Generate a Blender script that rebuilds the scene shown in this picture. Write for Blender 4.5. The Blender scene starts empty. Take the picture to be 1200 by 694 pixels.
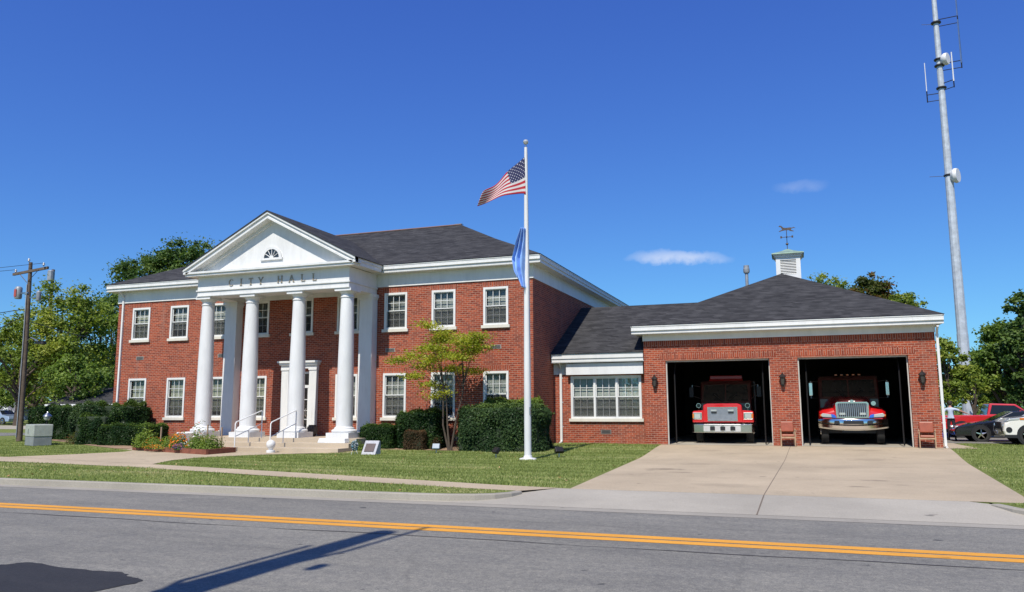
import bpy, math, random
import numpy as np
from mathutils import Vector, Matrix
R_ = math.radians
random.seed(7)
rng = np.random.default_rng(11)
scene = bpy.context.scene
col = scene.collection
PI = math.pi
EYE = 1.62

# ------------------------------------------------------------------ camera
F, YAW, PIT, ROL = 918.9, R_(-19.88), R_(8.08), R_(-0.24)
_cy, _sy, _cp, _sp, _cr, _sr = math.cos(YAW), math.sin(YAW), math.cos(PIT), math.sin(PIT), math.cos(ROL), math.sin(ROL)
fwd = Vector((_sy*_cp, _cy*_cp, _sp)); rt = Vector((_cy, -_sy, 0)); up = rt.cross(fwd)
r2 = _cr*rt + _sr*up; u2 = -_sr*rt + _cr*up
cam = bpy.data.objects.new('camera', bpy.data.cameras.new('camera')); col.objects.link(cam)
cam.matrix_world = Matrix(((r2.x, u2.x, -fwd.x, 0), (r2.y, u2.y, -fwd.y, 0), (r2.z, u2.z, -fwd.z, EYE), (0, 0, 0, 1)))
cam.data.sensor_width = 36; cam.data.lens = F/1200*36; cam.data.clip_end = 3000; cam.data.clip_start = .1
scene.camera = cam

def ray(px, py): return r2*((px-600)/F) - u2*((py-347)/F) + fwd
def at(px, py, Y):
    "point of the place seen at photo pixel px,py on the plane at depth Y"
    d = ray(px, py); return d*(Y/d.y) + Vector((0, 0, EYE))

def h(Y):
    u = min(max((Y-26.5)/7.0, 0), 1); return -0.12 + .17*u*u*(3-2*u)

# ------------------------------------------------------------------ tags
def tag(o, label=None, cat=None, group=None, kind=None):
    if label: o['label'] = label
    if cat: o['category'] = cat
    if group: o['group'] = group
    if kind: o['kind'] = kind
    return o
def empty(name, loc=(0, 0, 0), rz=0, label=None, cat=None, group=None):
    o = bpy.data.objects.new(name, None); col.objects.link(o)
    o.location = loc; o.rotation_euler = (0, 0, rz); o.empty_display_size = .2
    return tag(o, label, cat, group)

# ------------------------------------------------------------------ mesh builder
class MB:
    def __init__(s, M=None): s.v = []; s.f = []; s.M = M
    def add(s, vs, fs):
        n = len(s.v)
        for p in vs:
            p = Vector(p)
            if s.M is not None: p = s.M @ p
            s.v.append(p[:])
        for f in fs: s.f.append([i+n for i in f])
        return s
    def box(s, x0, x1, y0, y1, z0, z1, top=None):
        # top=(dx,dy): inset of the top face
        dx, dy = top or (0, 0)
        v = [(x0,y0,z0),(x1,y0,z0),(x1,y1,z0),(x0,y1,z0),(x0+dx,y0+dy,z1),(x1-dx,y0+dy,z1),(x1-dx,y1-dy,z1),(x0+dx,y1-dy,z1)]
        return s.add(v, [(0,3,2,1),(4,5,6,7),(0,1,5,4),(1,2,6,5),(2,3,7,6),(3,0,4,7)])
    def poly(s, pts): return s.add(pts, [list(range(len(pts)))])
    def prism(s, pts, axis, a, b):
        # pts 2D polygon (ccw seen along -axis), extruded from a to b
        n = len(pts)
        def m(p, t):
            if axis == 'y': return (p[0], t, p[1])
            if axis == 'x': return (t, p[0], p[1])
            return (p[0], p[1], t)
        v = [m(p, a) for p in pts]+[m(p, b) for p in pts]
        f = [list(range(n))[::-1], list(range(n, 2*n))]+[(i, (i+1) % n, (i+1) % n+n, i+n) for i in range(n)]
        return s.add(v, f)
    def tube(s, pts, r, n=8, cap=True):
        pts = [Vector(p) for p in pts]
        if not isinstance(r, (list, tuple)): r = [r]*len(pts)
        vs = []; fs = []
        prev = None
        for i, p in enumerate(pts):
            t = (pts[min(i+1, len(pts)-1)]-pts[max(i-1, 0)]).normalized()
            if prev is None:
                a = Vector((0, 0, 1)) if abs(t.z) < .9 else Vector((1, 0, 0)); u = t.cross(a).normalized()
            else: u = (prev - t*prev.dot(t)).normalized()
            prev = u; w = t.cross(u)
            for k in range(n):
                an = 2*PI*k/n; vs.append(p+(u*math.cos(an)+w*math.sin(an))*r[i])
        for i in range(len(pts)-1):
            for k in range(n):
                a = i*n+k; b = i*n+(k+1) % n; fs.append((a, b, b+n, a+n))
        if cap: fs.append(list(range(n))[::-1]); fs.append(list(range((len(pts)-1)*n, len(pts)*n)))
        return s.add(vs, fs)
    def lathe(s, prof, c=(0, 0, 0), n=20, axis='z'):
        vs = []; fs = []
        for r, z in prof:
            for k in range(n):
                a = 2*PI*k/n; x, y = r*math.cos(a), r*math.sin(a)
                if axis == 'z': p = (c[0]+x, c[1]+y, c[2]+z)
                elif axis == 'y': p = (c[0]+x, c[1]+z, c[2]+y)
                else: p = (c[0]+z, c[1]+x, c[2]+y)
                vs.append(p)
        for i in range(len(prof)-1):
            for k in range(n):
                a = i*n+k; b = i*n+(k+1) % n; fs.append((a, b, b+n, a+n))
        fs.append(list(range(n))[::-1]); fs.append(list(range((len(prof)-1)*n, len(prof)*n)))
        return s.add(vs, fs)
    def build(s, name, mat, parent=None, smooth=False, bevel=0, seg=2):
        me = bpy.data.meshes.new(name); me.from_pydata(s.v, [], s.f); me.update()
        import bmesh
        bm = bmesh.new(); bm.from_mesh(me); bmesh.ops.recalc_face_normals(bm, faces=bm.faces); bm.to_mesh(me); bm.free()
        if mat: me.materials.append(mat)
        o = bpy.data.objects.new(name, me); col.objects.link(o)
        if smooth:
            for p in me.polygons: p.use_smooth = True
            me.set_sharp_from_angle(angle=R_(38))
        if bevel:
            b = o.modifiers.new('b', 'BEVEL'); b.width = bevel; b.segments = seg; b.limit_method = 'ANGLE'; b.angle_limit = R_(30)
        if parent: o.parent = parent
        return o
def split(mb, name, mat, parent=None, **k):
    "every loose piece of mb becomes an object of its own"
    par = list(range(len(mb.v)))
    def fd(i):
        while par[i] != i: par[i] = par[par[i]]; i = par[i]
        return i
    for f in mb.f:
        for q in f[1:]: par[fd(q)] = fd(f[0])
    gr = {}
    for f in mb.f: gr.setdefault(fd(f[0]), []).append(f)
    out = []
    for fl_ in gr.values():
        ids = sorted({i for f in fl_ for i in f}); mp = {a: b for b, a in enumerate(ids)}
        m2 = MB(); m2.v = [mb.v[i] for i in ids]; m2.f = [[mp[i] for i in f] for f in fl_]
        out.append(m2.build(name, mat, parent, **k))
    return out
def copy_tree(o, parent=None):
    c = o.copy(); col.objects.link(c)
    if parent: c.parent = parent
    for ch in list(o.children): copy_tree(ch, c)
    return c

# ------------------------------------------------------------------ materials
def _new(name):
    m = bpy.data.materials.new(name); m.use_nodes = True
    nt = m.node_tree; b = nt.nodes['Principled BSDF']; return m, nt, b
def N(nt, t, **k):
    n = nt.nodes.new(t)
    for a, v in k.items():
        if a.startswith('i_'): n.inputs[a[2:].replace('_', ' ')].default_value = v
        else: setattr(n, a, v)
    return n
def ramp(nt, fac, stops):
    r = N(nt, 'ShaderNodeValToRGB'); nt.links.new(fac, r.inputs[0])
    e = r.color_ramp.elements
    while len(e) < len(stops): e.new(.5)
    for i, (p, c) in enumerate(stops):
        e[i].position = p; e[i].color = (*c, 1) if len(c) == 3 else c
    return r.outputs[0]
def pos(nt, scale=(1, 1, 1), obj=False):
    if obj: o = N(nt, 'ShaderNodeTexCoord').outputs['Object']
    else: o = N(nt, 'ShaderNodeNewGeometry').outputs['Position']
    mp = N(nt, 'ShaderNodeMapping'); nt.links.new(o, mp.inputs[0]); mp.inputs['Scale'].default_value = scale
    return mp.outputs[0]
def noise(nt, vec, scale, detail=4, rough=.6, dist=0):
    n = N(nt, 'ShaderNodeTexNoise'); n.inputs['Scale'].default_value = scale; n.inputs['Detail'].default_value = detail
    n.inputs['Roughness'].default_value = rough; n.inputs['Distortion'].default_value = dist; nt.links.new(vec, n.inputs['Vector']); return n.outputs['Fac']
def mixc(nt, a, b, fac, mode='MIX'):
    m = N(nt, 'ShaderNodeMix', data_type='RGBA', blend_type=mode)
    for s_, i in ((fac, 0), (a, 6), (b, 7)):
        if isinstance(s_, (int, float)): m.inputs[i].default_value = s_
        elif isinstance(s_, tuple): m.inputs[i].default_value = (*s_, 1)
        else: nt.links.new(s_, m.inputs[i])
    return m.outputs[2]
def bump(nt, b, hgt, strength=.3, dist=.02):
    n = N(nt, 'ShaderNodeBump'); n.inputs['Strength'].default_value = strength; n.inputs['Distance'].default_value = dist
    nt.links.new(hgt, n.inputs['Height']); nt.links.new(n.outputs[0], b.inputs['Normal'])
def simple(name, c, rough=.5, metal=0, var=.12, vs=3., coat=0, bmp=0):
    m, nt, b = _new(name)
    f = noise(nt, pos(nt), vs, 5)
    d = tuple(x*(1-var) for x in c); u = tuple(min(1, x*(1+var)) for x in c)
    nt.links.new(ramp(nt, f, [(.3, d), (.7, u)]), b.inputs['Base Color'])
    b.inputs['Roughness'].default_value = rough; b.inputs['Metallic'].default_value = metal
    if coat: b.inputs['Coat Weight'].default_value = coat; b.inputs['Coat Roughness'].default_value = .03
    if bmp: bump(nt, b, noise(nt, pos(nt), vs*8, 3), bmp, .01)
    return m
def m_brick(soldier=False, name='brick'):
    m, nt, b = _new(name)
    g = N(nt, 'ShaderNodeNewGeometry').outputs['Position']; s = N(nt, 'ShaderNodeSeparateXYZ'); nt.links.new(g, s.inputs[0])
    a = N(nt, 'ShaderNodeMath', operation='ADD'); nt.links.new(s.outputs[0], a.inputs[0]); nt.links.new(s.outputs[1], a.inputs[1])
    c = N(nt, 'ShaderNodeCombineXYZ')
    if soldier: nt.links.new(s.outputs[2], c.inputs[0]); nt.links.new(a.outputs[0], c.inputs[1])
    else: nt.links.new(a.outputs[0], c.inputs[0]); nt.links.new(s.outputs[2], c.inputs[1])
    t = N(nt, 'ShaderNodeTexBrick'); nt.links.new(c.outputs[0], t.inputs['Vector'])
    for k, v in (('Scale', 1), ('Mortar Size', .007), ('Mortar Smooth', .15), ('Bias', -.1), ('Brick Width', .24 if not soldier else .4), ('Row Height', .085)): t.inputs[k].default_value = v
    t.inputs['Color1'].default_value = (.34, .071, .031, 1); t.inputs['Color2'].default_value = (.17, .034, .020, 1); t.inputs['Mortar'].default_value = (.38, .26, .20, 1)
    big = noise(nt, pos(nt), .45, 5); c1 = mixc(nt, t.outputs['Color'], ramp(nt, big, [(.25, (.78, .76, .76)), (.75, (1.15, 1.12, 1.08))]), 1, 'MULTIPLY')
    fine = noise(nt, pos(nt), 14, 3); c2 = mixc(nt, c1, ramp(nt, fine, [(.3, (.8, .8, .8)), (.7, (1.2, 1.2, 1.2))]), 1, 'MULTIPLY')
    st = noise(nt, pos(nt, (1.5, 1.5, .12)), 1.6, 4)
    c3 = mixc(nt, c2, (.30, .17, .13), ramp(nt, st, [(.56, (0, 0, 0)), (.80, (.5, .5, .5))]))
    nt.links.new(c3, b.inputs['Base Color']); b.inputs['Roughness'].default_value = .85; b.inputs['Specular IOR Level'].default_value = .25
    bump(nt, b, t.outputs['Fac'], -.35, .006)
    return m
def m_shingle():
    m, nt, b = _new('shingle')
    g = N(nt, 'ShaderNodeNewGeometry').outputs['Position']; s = N(nt, 'ShaderNodeSeparateXYZ'); nt.links.new(g, s.inputs[0])
    a = N(nt, 'ShaderNodeMath', operation='ADD'); nt.links.new(s.outputs[0], a.inputs[0]); nt.links.new(s.outputs[1], a.inputs[1])
    c = N(nt, 'ShaderNodeCombineXYZ'); nt.links.new(a.outputs[0], c.inputs[0]); nt.links.new(s.outputs[2], c.inputs[1])
    t = N(nt, 'ShaderNodeTexBrick'); nt.links.new(c.outputs[0], t.inputs['Vector'])
    for k, v in (('Scale', 1), ('Mortar Size', .004), ('Mortar Smooth', .4), ('Bias', -.05), ('Brick Width', .36), ('Row Height', .068)): t.inputs[k].default_value = v
    t.inputs['Color1'].default_value = (.054, .054, .056, 1); t.inputs['Color2'].default_value = (.028, .028, .029, 1); t.inputs['Mortar'].default_value = (.012, .012, .015, 1)
    n1 = noise(nt, pos(nt, (1, 1, 6)), 1.2, 6, .7)
    c1 = mixc(nt, t.outputs['Color'], ramp(nt, n1, [(.3, (.65, .65, .66)), (.7, (1.35, 1.33, 1.3))]), 1, 'MULTIPLY')
    nt.links.new(c1, b.inputs['Base Color']); b.inputs['Roughness'].default_value = .9; b.inputs['Specular IOR Level'].default_value = .2
    bump(nt, b, noise(nt, pos(nt), 18, 4), .4, .01)
    return m
def m_paint(name='white_paint', c=(.70, .70, .69)):
    m, nt, b = _new(name)
    f = noise(nt, pos(nt, (1, 1, .3)), 2.5, 5, .65)
    g_ = noise(nt, pos(nt, (6, 6, .5)), 1.3, 5, .7); a = ramp(nt, f, [(.25, tuple(x*.86 for x in c)), (.6, c)])
    nt.links.new(mixc(nt, a, (.34, .32, .27), ramp(nt, g_, [(.58, (0, 0, 0)), (.85, (.38, .38, .38))])), b.inputs['Base Color'])
    b.inputs['Roughness'].default_value = .5
    bump(nt, b, noise(nt, pos(nt), 30, 3), .05, .01)
    return m
def m_concrete(name, c, joints=0, stain=.4, spots=False):
    m, nt, b = _new(name)
    f1 = noise(nt, pos(nt), .35, 6, .65); f2 = noise(nt, pos(nt), 40, 4, .7); f3 = noise(nt, pos(nt, (1, .35, 1)), 1.1, 6, .7)
    a = ramp(nt, f1, [(.25, tuple(x*.80 for x in c)), (.75, tuple(x*1.16 for x in c))])
    a = mixc(nt, a, ramp(nt, f2, [(.3, (.84, .84, .84)), (.7, (1.12, 1.12, 1.12))]), 1, 'MULTIPLY')
    a = mixc(nt, a, tuple(x*.45 for x in c), ramp(nt, f3, [(.60, (0, 0, 0)), (.82, (stain, stain, stain))]))
    sp = noise(nt, pos(nt), 2.6, 2, .4)
    a = mixc(nt, a, tuple(x*.30 for x in c), ramp(nt, sp, [(.73, (0, 0, 0)), (.78, (.7, .7, .7))]))
    if spots:
        # oil drips and tyre scuffs left where the engines stand and turn
        for sx, sy, rr_, st_ in ((-3.6, 22.6, .42, .75), (-3.1, 21.6, .30, .5), (-2.9, 24.8, .5, .3), (1.1, 18.9, .16, .7), (1.6, 20.6, .22, .6), (2.0, 19.6, .14, .6), (2.1, 28, .6, .3), (-1.6, 18.4, .5, .25), (.6, 24.5, .5, .25), (-3.2, 30.5, .5, .35), (2.2, 31.5, .45, .35)):
            vd = N(nt, 'ShaderNodeVectorMath', operation='DISTANCE'); nzv = N(nt, 'ShaderNodeTexNoise'); nzv.inputs['Scale'].default_value = 3.5; nzv.inputs['Detail'].default_value = 5; nt.links.new(pos(nt), nzv.inputs['Vector'])
            ad = N(nt, 'ShaderNodeVectorMath', operation='MULTIPLY_ADD'); nt.links.new(nzv.outputs['Color'], ad.inputs[0]); ad.inputs[1].default_value = (1.1*rr_*2, .6*rr_*2, 0); nt.links.new(pos(nt, (.6, 1, 0)), ad.inputs[2])
            nt.links.new(ad.outputs[0], vd.inputs[0]); vd.inputs[1].default_value = (sx*.6+1.1*rr_, sy+.6*rr_, 0)
            a = mixc(nt, a, tuple(x*.34 for x in c), ramp(nt, vd.outputs['Value'], [(0, (st_,)*3), (rr_*.45, (st_*.75,)*3), (rr_, (0, 0, 0))]))
    nt.links.new(a, b.inputs['Base Color']); b.inputs['Roughness'].default_value = .85
    bump(nt, b, f2, .25, .004)
    return m
def m_asphalt(name, c):
    m, nt, b = _new(name)
    f1 = noise(nt, pos(nt, (.25, 1, 1)), .5, 6, .65); f2 = noise(nt, pos(nt), 55, 3, .8); f3 = noise(nt, pos(nt, (.05, 1, 1)), 1.7, 5, .6)
    a = ramp(nt, f1, [(.3, tuple(x*.86 for x in c)), (.7, tuple(x*1.10 for x in c))])
    a = mixc(nt, a, ramp(nt, f2, [(.28, (.5, .5, .5)), (.5, (1, 1, 1)), (.74, (1.65, 1.62, 1.56))]), 1, 'MULTIPLY')
    a = mixc(nt, a, tuple(x*.5 for x in c), ramp(nt, f3, [(.60, (0, 0, 0)), (.80, (.5, .5, .5))]))
    f4 = noise(nt, pos(nt), 13, 5, .8); f5 = noise(nt, pos(nt, (.35, 1, 1)), 2.4, 6, .7)
    a = mixc(nt, a, ramp(nt, f4, [(.33, (.74, .74, .76)), (.5, (1, 1, 1)), (.68, (1.28, 1.26, 1.22))]), 1, 'MULTIPLY')
    a = mixc(nt, a, ramp(nt, f5, [(.35, (.86, .86, .87)), (.65, (1.10, 1.09, 1.07))]), 1, 'MULTIPLY')
    v = N(nt, 'ShaderNodeTexVoronoi', feature='DISTANCE_TO_EDGE'); v.inputs['Scale'].default_value = .33
    w = noise(nt, pos(nt), 1.5, 4); dv = N(nt, 'ShaderNodeMix', data_type='VECTOR'); dv.inputs[0].default_value = .22
    nz = N(nt, 'ShaderNodeTexNoise'); nz.inputs['Scale'].default_value = 1.3; nz.inputs['Detail'].default_value = 5; nt.links.new(pos(nt), nz.inputs['Vector'])
    nt.links.new(pos(nt, (.6, 1, 1)), dv.inputs[4]); nt.links.new(nz.outputs['Color'], dv.inputs[5])
    nt.links.new(dv.outputs[1], v.inputs['Vector'])
    cr = ramp(nt, v.outputs['Distance'], [(0.0, (.28, .28, .28)), (.005, (0, 0, 0))])
    a = mixc(nt, a, tuple(x*.45 for x in c), cr)
    sp = noise(nt, pos(nt), 3.1, 2, .4)
    a = mixc(nt, a, (.03, .03, .03), ramp(nt, sp, [(.745, (0, 0, 0)), (.775, (.8, .8, .8))]))
    nt.links.new(a, b.inputs['Base Color']); b.inputs['Roughness'].default_value = .82
    bump(nt, b, f2, .5, .006)
    return m
def m_grass():
    m, nt, b = _new('grass_ground')
    f1 = noise(nt, pos(nt), .3, 6, .7); f2 = noise(nt, pos(nt), 6, 5, .75)
    a = ramp(nt, f1, [(.3, (.13, .165, .045)), (.55, (.17, .20, .06)), (.8, (.26, .24, .10))])
    a = mixc(nt, a, ramp(nt, f2, [(.3, (.78, .78, .75)), (.7, (1.2, 1.2, 1.15))]), 1, 'MULTIPLY')
    nt.links.new(a, b.inputs['Base Color']); b.inputs['Roughness'].default_value = .95; b.inputs['Specular IOR Level'].default_value = .1
    bump(nt, b, noise(nt, pos(nt), 35, 4, .8), .8, .03)
    return m
def m_leaf(name, stops, trans=.35, rough=.55):
    m, nt, b = _new(name)
    at_ = N(nt, 'ShaderNodeAttribute', attribute_name='rnd', attribute_type='GEOMETRY')
    c = ramp(nt, at_.outputs['Fac'], stops)
    nt.links.new(c, b.inputs['Base Color']); b.inputs['Roughness'].default_value = rough; b.inputs['Specular IOR Level'].default_value = .3 if trans > .22 else .1
    tr = N(nt, 'ShaderNodeBsdfTranslucent'); nt.links.new(mixc(nt, c, (1.5, 1.6, .7), 1, 'MULTIPLY'), tr.inputs[0])
    mx = N(nt, 'ShaderNodeMixShader'); mx.inputs[0].default_value = trans
    nt.links.new(b.outputs[0], mx.inputs[1]); nt.links.new(tr.outputs[0], mx.inputs[2])
    nt.links.new(mx.outputs[0], nt.nodes['Material Output'].inputs[0])
    return m
def m_glass(name, tint=(.86, .88, .87), glossy=.06):
    m, nt, b = _new(name); nt.nodes.remove(b)
    t = N(nt, 'ShaderNodeBsdfTransparent'); t.inputs[0].default_value = (*tint, 1)
    g = N(nt, 'ShaderNodeBsdfGlossy'); g.inputs['Roughness'].default_value = .02
    lw = N(nt, 'ShaderNodeLayerWeight'); lw.inputs[0].default_value = .12 if glossy < .1 else .35
    ad = N(nt, 'ShaderNodeMath', operation='ADD'); ad.inputs[1].default_value = glossy*.4; nt.links.new(lw.outputs['Fresnel'], ad.inputs[0])
    bp = N(nt, 'ShaderNodeBump'); bp.inputs['Strength'].default_value = .04; nt.links.new(noise(nt, pos(nt), 1.5, 2), bp.inputs['Height']); nt.links.new(bp.outputs[0], g.inputs['Normal'])
    mx = N(nt, 'ShaderNodeMixShader'); nt.links.new(ad.outputs[0], mx.inputs[0]); nt.links.new(t.outputs[0], mx.inputs[1]); nt.links.new(g.outputs[0], mx.inputs[2])
    nt.links.new(mx.outputs[0], nt.nodes['Material Output'].inputs[0]); return m
def m_blind(name, c):
    m, nt, b = _new(name)
    w = N(nt, 'ShaderNodeTexWave', wave_type='BANDS', bands_direction='Z'); w.inputs['Scale'].default_value = 6.5; nt.links.new(pos(nt), w.inputs['Vector'])
    nt.links.new(ramp(nt, w.outputs['Fac'], [(.1, tuple(x*.55 for x in c)), (.5, c)]), b.inputs['Base Color']); b.inputs['Roughness'].default_value = .6
    return m

BR = m_brick(); BRS = m_brick(True, 'brick_soldier'); SH = m_shingle(); WH = m_paint(); WT = m_paint('white_trim', (.70, .70, .68))
CREAM = m_paint('sill_stone', (.66, .62, .53))
DRV = m_concrete('tan_concrete', (.425, .345, .235), stain=.6, spots=True); APR = m_concrete('grey_concrete', (.36, .33, .27), stain=.25); STEPC = m_concrete('step_concrete', (.46, .38, .28), stain=.3)
CURB = m_concrete('curb_concrete', (.31, .285, .235), stain=.5)
ASP = m_asphalt('asphalt', (.184, .178, .154)); ASPN = m_asphalt('new_asphalt', (.020, .020, .021))
GRS = m_grass()
YEL = m_concrete('yellow_marking', (.66, .30, .03), stain=.15)
MUL = m_concrete('mulch', (.30, .20, .125), stain=.6)
GLS = m_glass('window_glass'); GLD = m_glass('dark_glass', (.06, .07, .07), .3)
BLC = m_blind('cream_blind', (.78, .75, .58)); BLG = m_blind('grey_blind', (.66, .65, .60)); BLD = m_blind('dim_blind', (.38, .38, .36))
SCR = simple('insect_screen', (.05, .05, .05), .7)
BLACK = simple('black', (.015, .015, .016), .5); IRON = simple('black_iron', (.02, .018, .017), .45, .3)
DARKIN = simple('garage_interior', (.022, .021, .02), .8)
RED = simple('red_paint', (.50, .008, .010), .25, 0, .05, 1, coat=1)
CHR = simple('chrome', (.80, .75, .71), .14, 1, .04); STEEL = simple('steel', (.45, .46, .47), .35, 1, .1)
SILV = simple('silver_grille', (.40, .41, .43), .35, .5, .1, 8)
RUB = simple('rubber', (.02, .02, .02), .8); GALV = simple('galvanised_steel', (.33, .35, .37), .5, .35, .22, 2.5)
WOODP = simple('weathered_wood_pole', (.115, .085, .062), .9, 0, .3, 5, bmp=.4)
BARK = simple('bark', (.075, .055, .04), .9, 0, .3, 6, bmp=.5)
COP = simple('green_copper', (.22, .32, .26), .6, .2, .3, 4); VANE = simple('vane_copper', (.10, .075, .06), .5, .5, .3, 4)
LENS = simple('lamp_lens', (.55, .57, .56), .10, .35, .05); AMB = simple('amber_lens', (.6, .17, .02), .2, 0, .05)
BLUL = simple('blue_lens', (.03, .14, .60), .15, 0, .05)

# ------------------------------------------------------------------ sky, sun
w = bpy.data.worlds.new('World'); scene.world = w; w.use_nodes = True; nt = w.node_tree
bg = nt.nodes['Background']
sky = nt.nodes.new('ShaderNodeTexSky'); sky.sky_type = 'NISHITA'; sky.sun_disc = False
EL, AZ = R_(53), R_(1.4)
sky.sun_elevation = EL; sky.sun_rotation = PI + AZ
sky.altitude = 300; sky.air_density = 1.0; sky.dust_density = .35; sky.ozone_density = 3.0
tc = nt.nodes.new('ShaderNodeTexCoord')
def cloud(cx, cy, wx, wy, tilt, prev, amount):
    d = (ray(cx, cy)).normalized(); ux = d.cross(Vector((0, 0, 1))).normalized(); uy = ux.cross(d).normalized()
    ux, uy = ux*math.cos(tilt)+uy*math.sin(tilt), uy*math.cos(tilt)-ux*math.sin(tilt)
    def dot(v):
        n = nt.nodes.new('ShaderNodeVectorMath'); n.operation = 'DOT_PRODUCT'; nt.links.new(tc.outputs['Generated'], n.inputs[0]); n.inputs[1].default_value = v; return n.outputs['Value']
    def mth(op, a, b=None, c=None):
        n = nt.nodes.new('ShaderNodeMath'); n.operation = op
        for i, q in enumerate((a, b, c)):
            if q is None: continue
            if isinstance(q, (int, float)): n.inputs[i].default_value = q
            else: nt.links.new(q, n.inputs[i])
        return n.outputs[0]
    nz = nt.nodes.new('ShaderNodeTexNoise'); nz.inputs['Scale'].default_value = 34; nz.inputs['Detail'].default_value = 9; nz.inputs['Roughness'].default_value = .62; nt.links.new(tc.outputs['Generated'], nz.inputs['Vector'])
    x = mth('DIVIDE', dot(ux), wx); y = mth('DIVIDE', dot(uy), wy)
    y = mth('ADD', y, mth('MULTIPLY', mth('SUBTRACT', nz.outputs['Fac'], .5), 1.9))
    r = mth('ADD', mth('POWER', mth('ABSOLUTE', x), 2.0), mth('POWER', mth('ABSOLUTE', y), 2.0))
    f = mth('MAXIMUM', mth('SUBTRACT', 1.0, r), 0.0)
    f = mth('MULTIPLY', mth('MULTIPLY', mth('POWER', f, 1.3), mth('GREATER_THAN', dot(d), 0.0)), amount)
    f = mth('MULTIPLY', f, mth('MULTIPLY', nz.outputs['Fac'], 1.7))
    m = nt.nodes.new('ShaderNodeMix'); m.data_type = 'RGBA'; nt.links.new(mth('MINIMUM', f, 1.0), m.inputs[0]); nt.links.new(prev, m.inputs[6]); m.inputs[7].default_value = (6.5, 6.8, 7.6, 1)
    return m.outputs[2]
SS = .115
sx_ = nt.nodes.new('ShaderNodeSeparateColor'); nt.links.new(sky.outputs[0], sx_.inputs[0]); cx__ = nt.nodes.new('ShaderNodeCombineColor')
for i_, (a_, g_) in enumerate(((.40, .96), (.80, 1.07), (1.05, .66))):
    p_ = nt.nodes.new('ShaderNodeMath'); p_.operation = 'MULTIPLY'; nt.links.new(sx_.outputs[i_], p_.inputs[0]); p_.inputs[1].default_value = SS
    q_ = nt.nodes.new('ShaderNodeMath'); q_.operation = 'POWER'; nt.links.new(p_.outputs[0], q_.inputs[0]); q_.inputs[1].default_value = g_
    t_ = nt.nodes.new('ShaderNodeMath'); t_.operation = 'MULTIPLY'; nt.links.new(q_.outputs[0], t_.inputs[0]); t_.inputs[1].default_value = a_/SS/1.165
    nt.links.new(t_.outputs[0], cx__.inputs[i_])
c_ = cloud(795, 302, .070, .0105, R_(-3.5), cx__.outputs[0], .62)
c_ = cloud(938, 219, .034, .010, R_(-2), c_, .15)
nt.links.new(c_, bg.inputs[0]); bg.inputs[1].default_value = SS
sd = bpy.data.lights.new('sun', 'SUN'); sd.energy = 4.75; sd.angle = R_(.53); sd.color = (1, .94, .84)
so = bpy.data.objects.new('sun', sd); col.objects.link(so)
ld = Vector((math.sin(AZ)*math.cos(EL), math.cos(AZ)*math.cos(EL), -math.sin(EL)))
so.rotation_euler = ld.to_track_quat('-Z', 'Y').to_euler(); so.location = (0, -20, 40)
vs_ = scene.view_settings; vs_.view_transform = 'Standard'; vs_.look = 'None'; vs_.exposure = 0.22; vs_.gamma = 1.0
scene.cycles.max_bounces = 6; scene.cycles.transparent_max_bounces = 12

# ------------------------------------------------------------------ ground and paving
YR = [26.5+i*.5 for i in range(15)]
def struct(name, mb, m, **k):
    o = mb.build(name, m, **k); o['kind'] = 'structure'; return o
def sheet(name, m, ys, xl, xr, dz=.004, zf=None):
    mb = MB(); vs = []; fs = []
    zf = zf or (lambda y: h(y)+dz)
    for y in ys: vs += [(xl(y), y, zf(y)), (xr(y), y, zf(y))]
    for i in range(len(ys)-1): fs.append((2*i, 2*i+1, 2*i+3, 2*i+2))
    mb.add(vs, fs); return struct(name, mb, m)
mb = MB()
for xa, xb, rise in ((-700, -8.6, 14.8), (-8.6, 5.0, 16.62), (5.0, 700, 14.8)):
    prof = [(-500, -.13), (2.75, -.13), (2.8, -.4), (rise-.02, -.4), (rise, -.12), (26.5, -.12)]+[(y, h(y)) for y in YR[1:]]+[(900, .05)]
    vs = []; fs = []
    for y, z in prof: vs += [(xa, y, z-.004), (xb, y, z-.004)]
    for i in range(len(prof)-1): fs.append((2*i, 2*i+1, 2*i+3, 2*i+2))
    mb.add(vs, fs)
struct('ground', mb, GRS)
struct('road', MB().poly([(-700, 3.0, -.25), (700, 3.0, -.25), (700, 14.25, -.25), (-700, 14.25, -.25)]), ASP)
struct('gutter', MB().poly([(-700, 14.2, -.246), (700, 14.2, -.246), (700, 14.82, -.246), (-700, 14.82, -.246)]), CURB)
for y0, y1 in ((11.24, 11.48), (11.55, 11.79)):
    struct('road_marking', MB().poly([(-700, y0, -.246), (700, y0, -.246), (700, y1, -.246), (-700, y1, -.246)]), YEL)
mb = MB(); pa = []; pb_ = []
for i in range(121):
    x = -40+i*.6; y = 10.72+.03*math.sin(x*.9)+.02*math.sin(x*2.7); w2 = .016+.012*math.sin(x*1.7)*math.sin(x*.6); pa.append((x, y-w2, -.2455)); pb_.append((x, y+w2, -.2455))
for i in range(120): mb.poly([pa[i], pa[i+1], pb_[i+1], pb_[i]])
struct('road_seam', mb, simple('tar', (.055, .05, .046), .7))
mb = MB(); pts = []
for i in range(90):
    a = 2*PI*i/90; rr = .93+.08*math.sin(3*a+1)+.05*math.sin(7*a)+random.uniform(-.022, .022)
    pts.append((-8.15+1.25*rr*math.copysign(abs(math.cos(a))**.55, math.cos(a)), 6.62+.8*rr*math.copysign(abs(math.sin(a))**.55, math.sin(a)), -.245))
mb.poly(pts); struct('road_patch', mb, ASPN)
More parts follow.
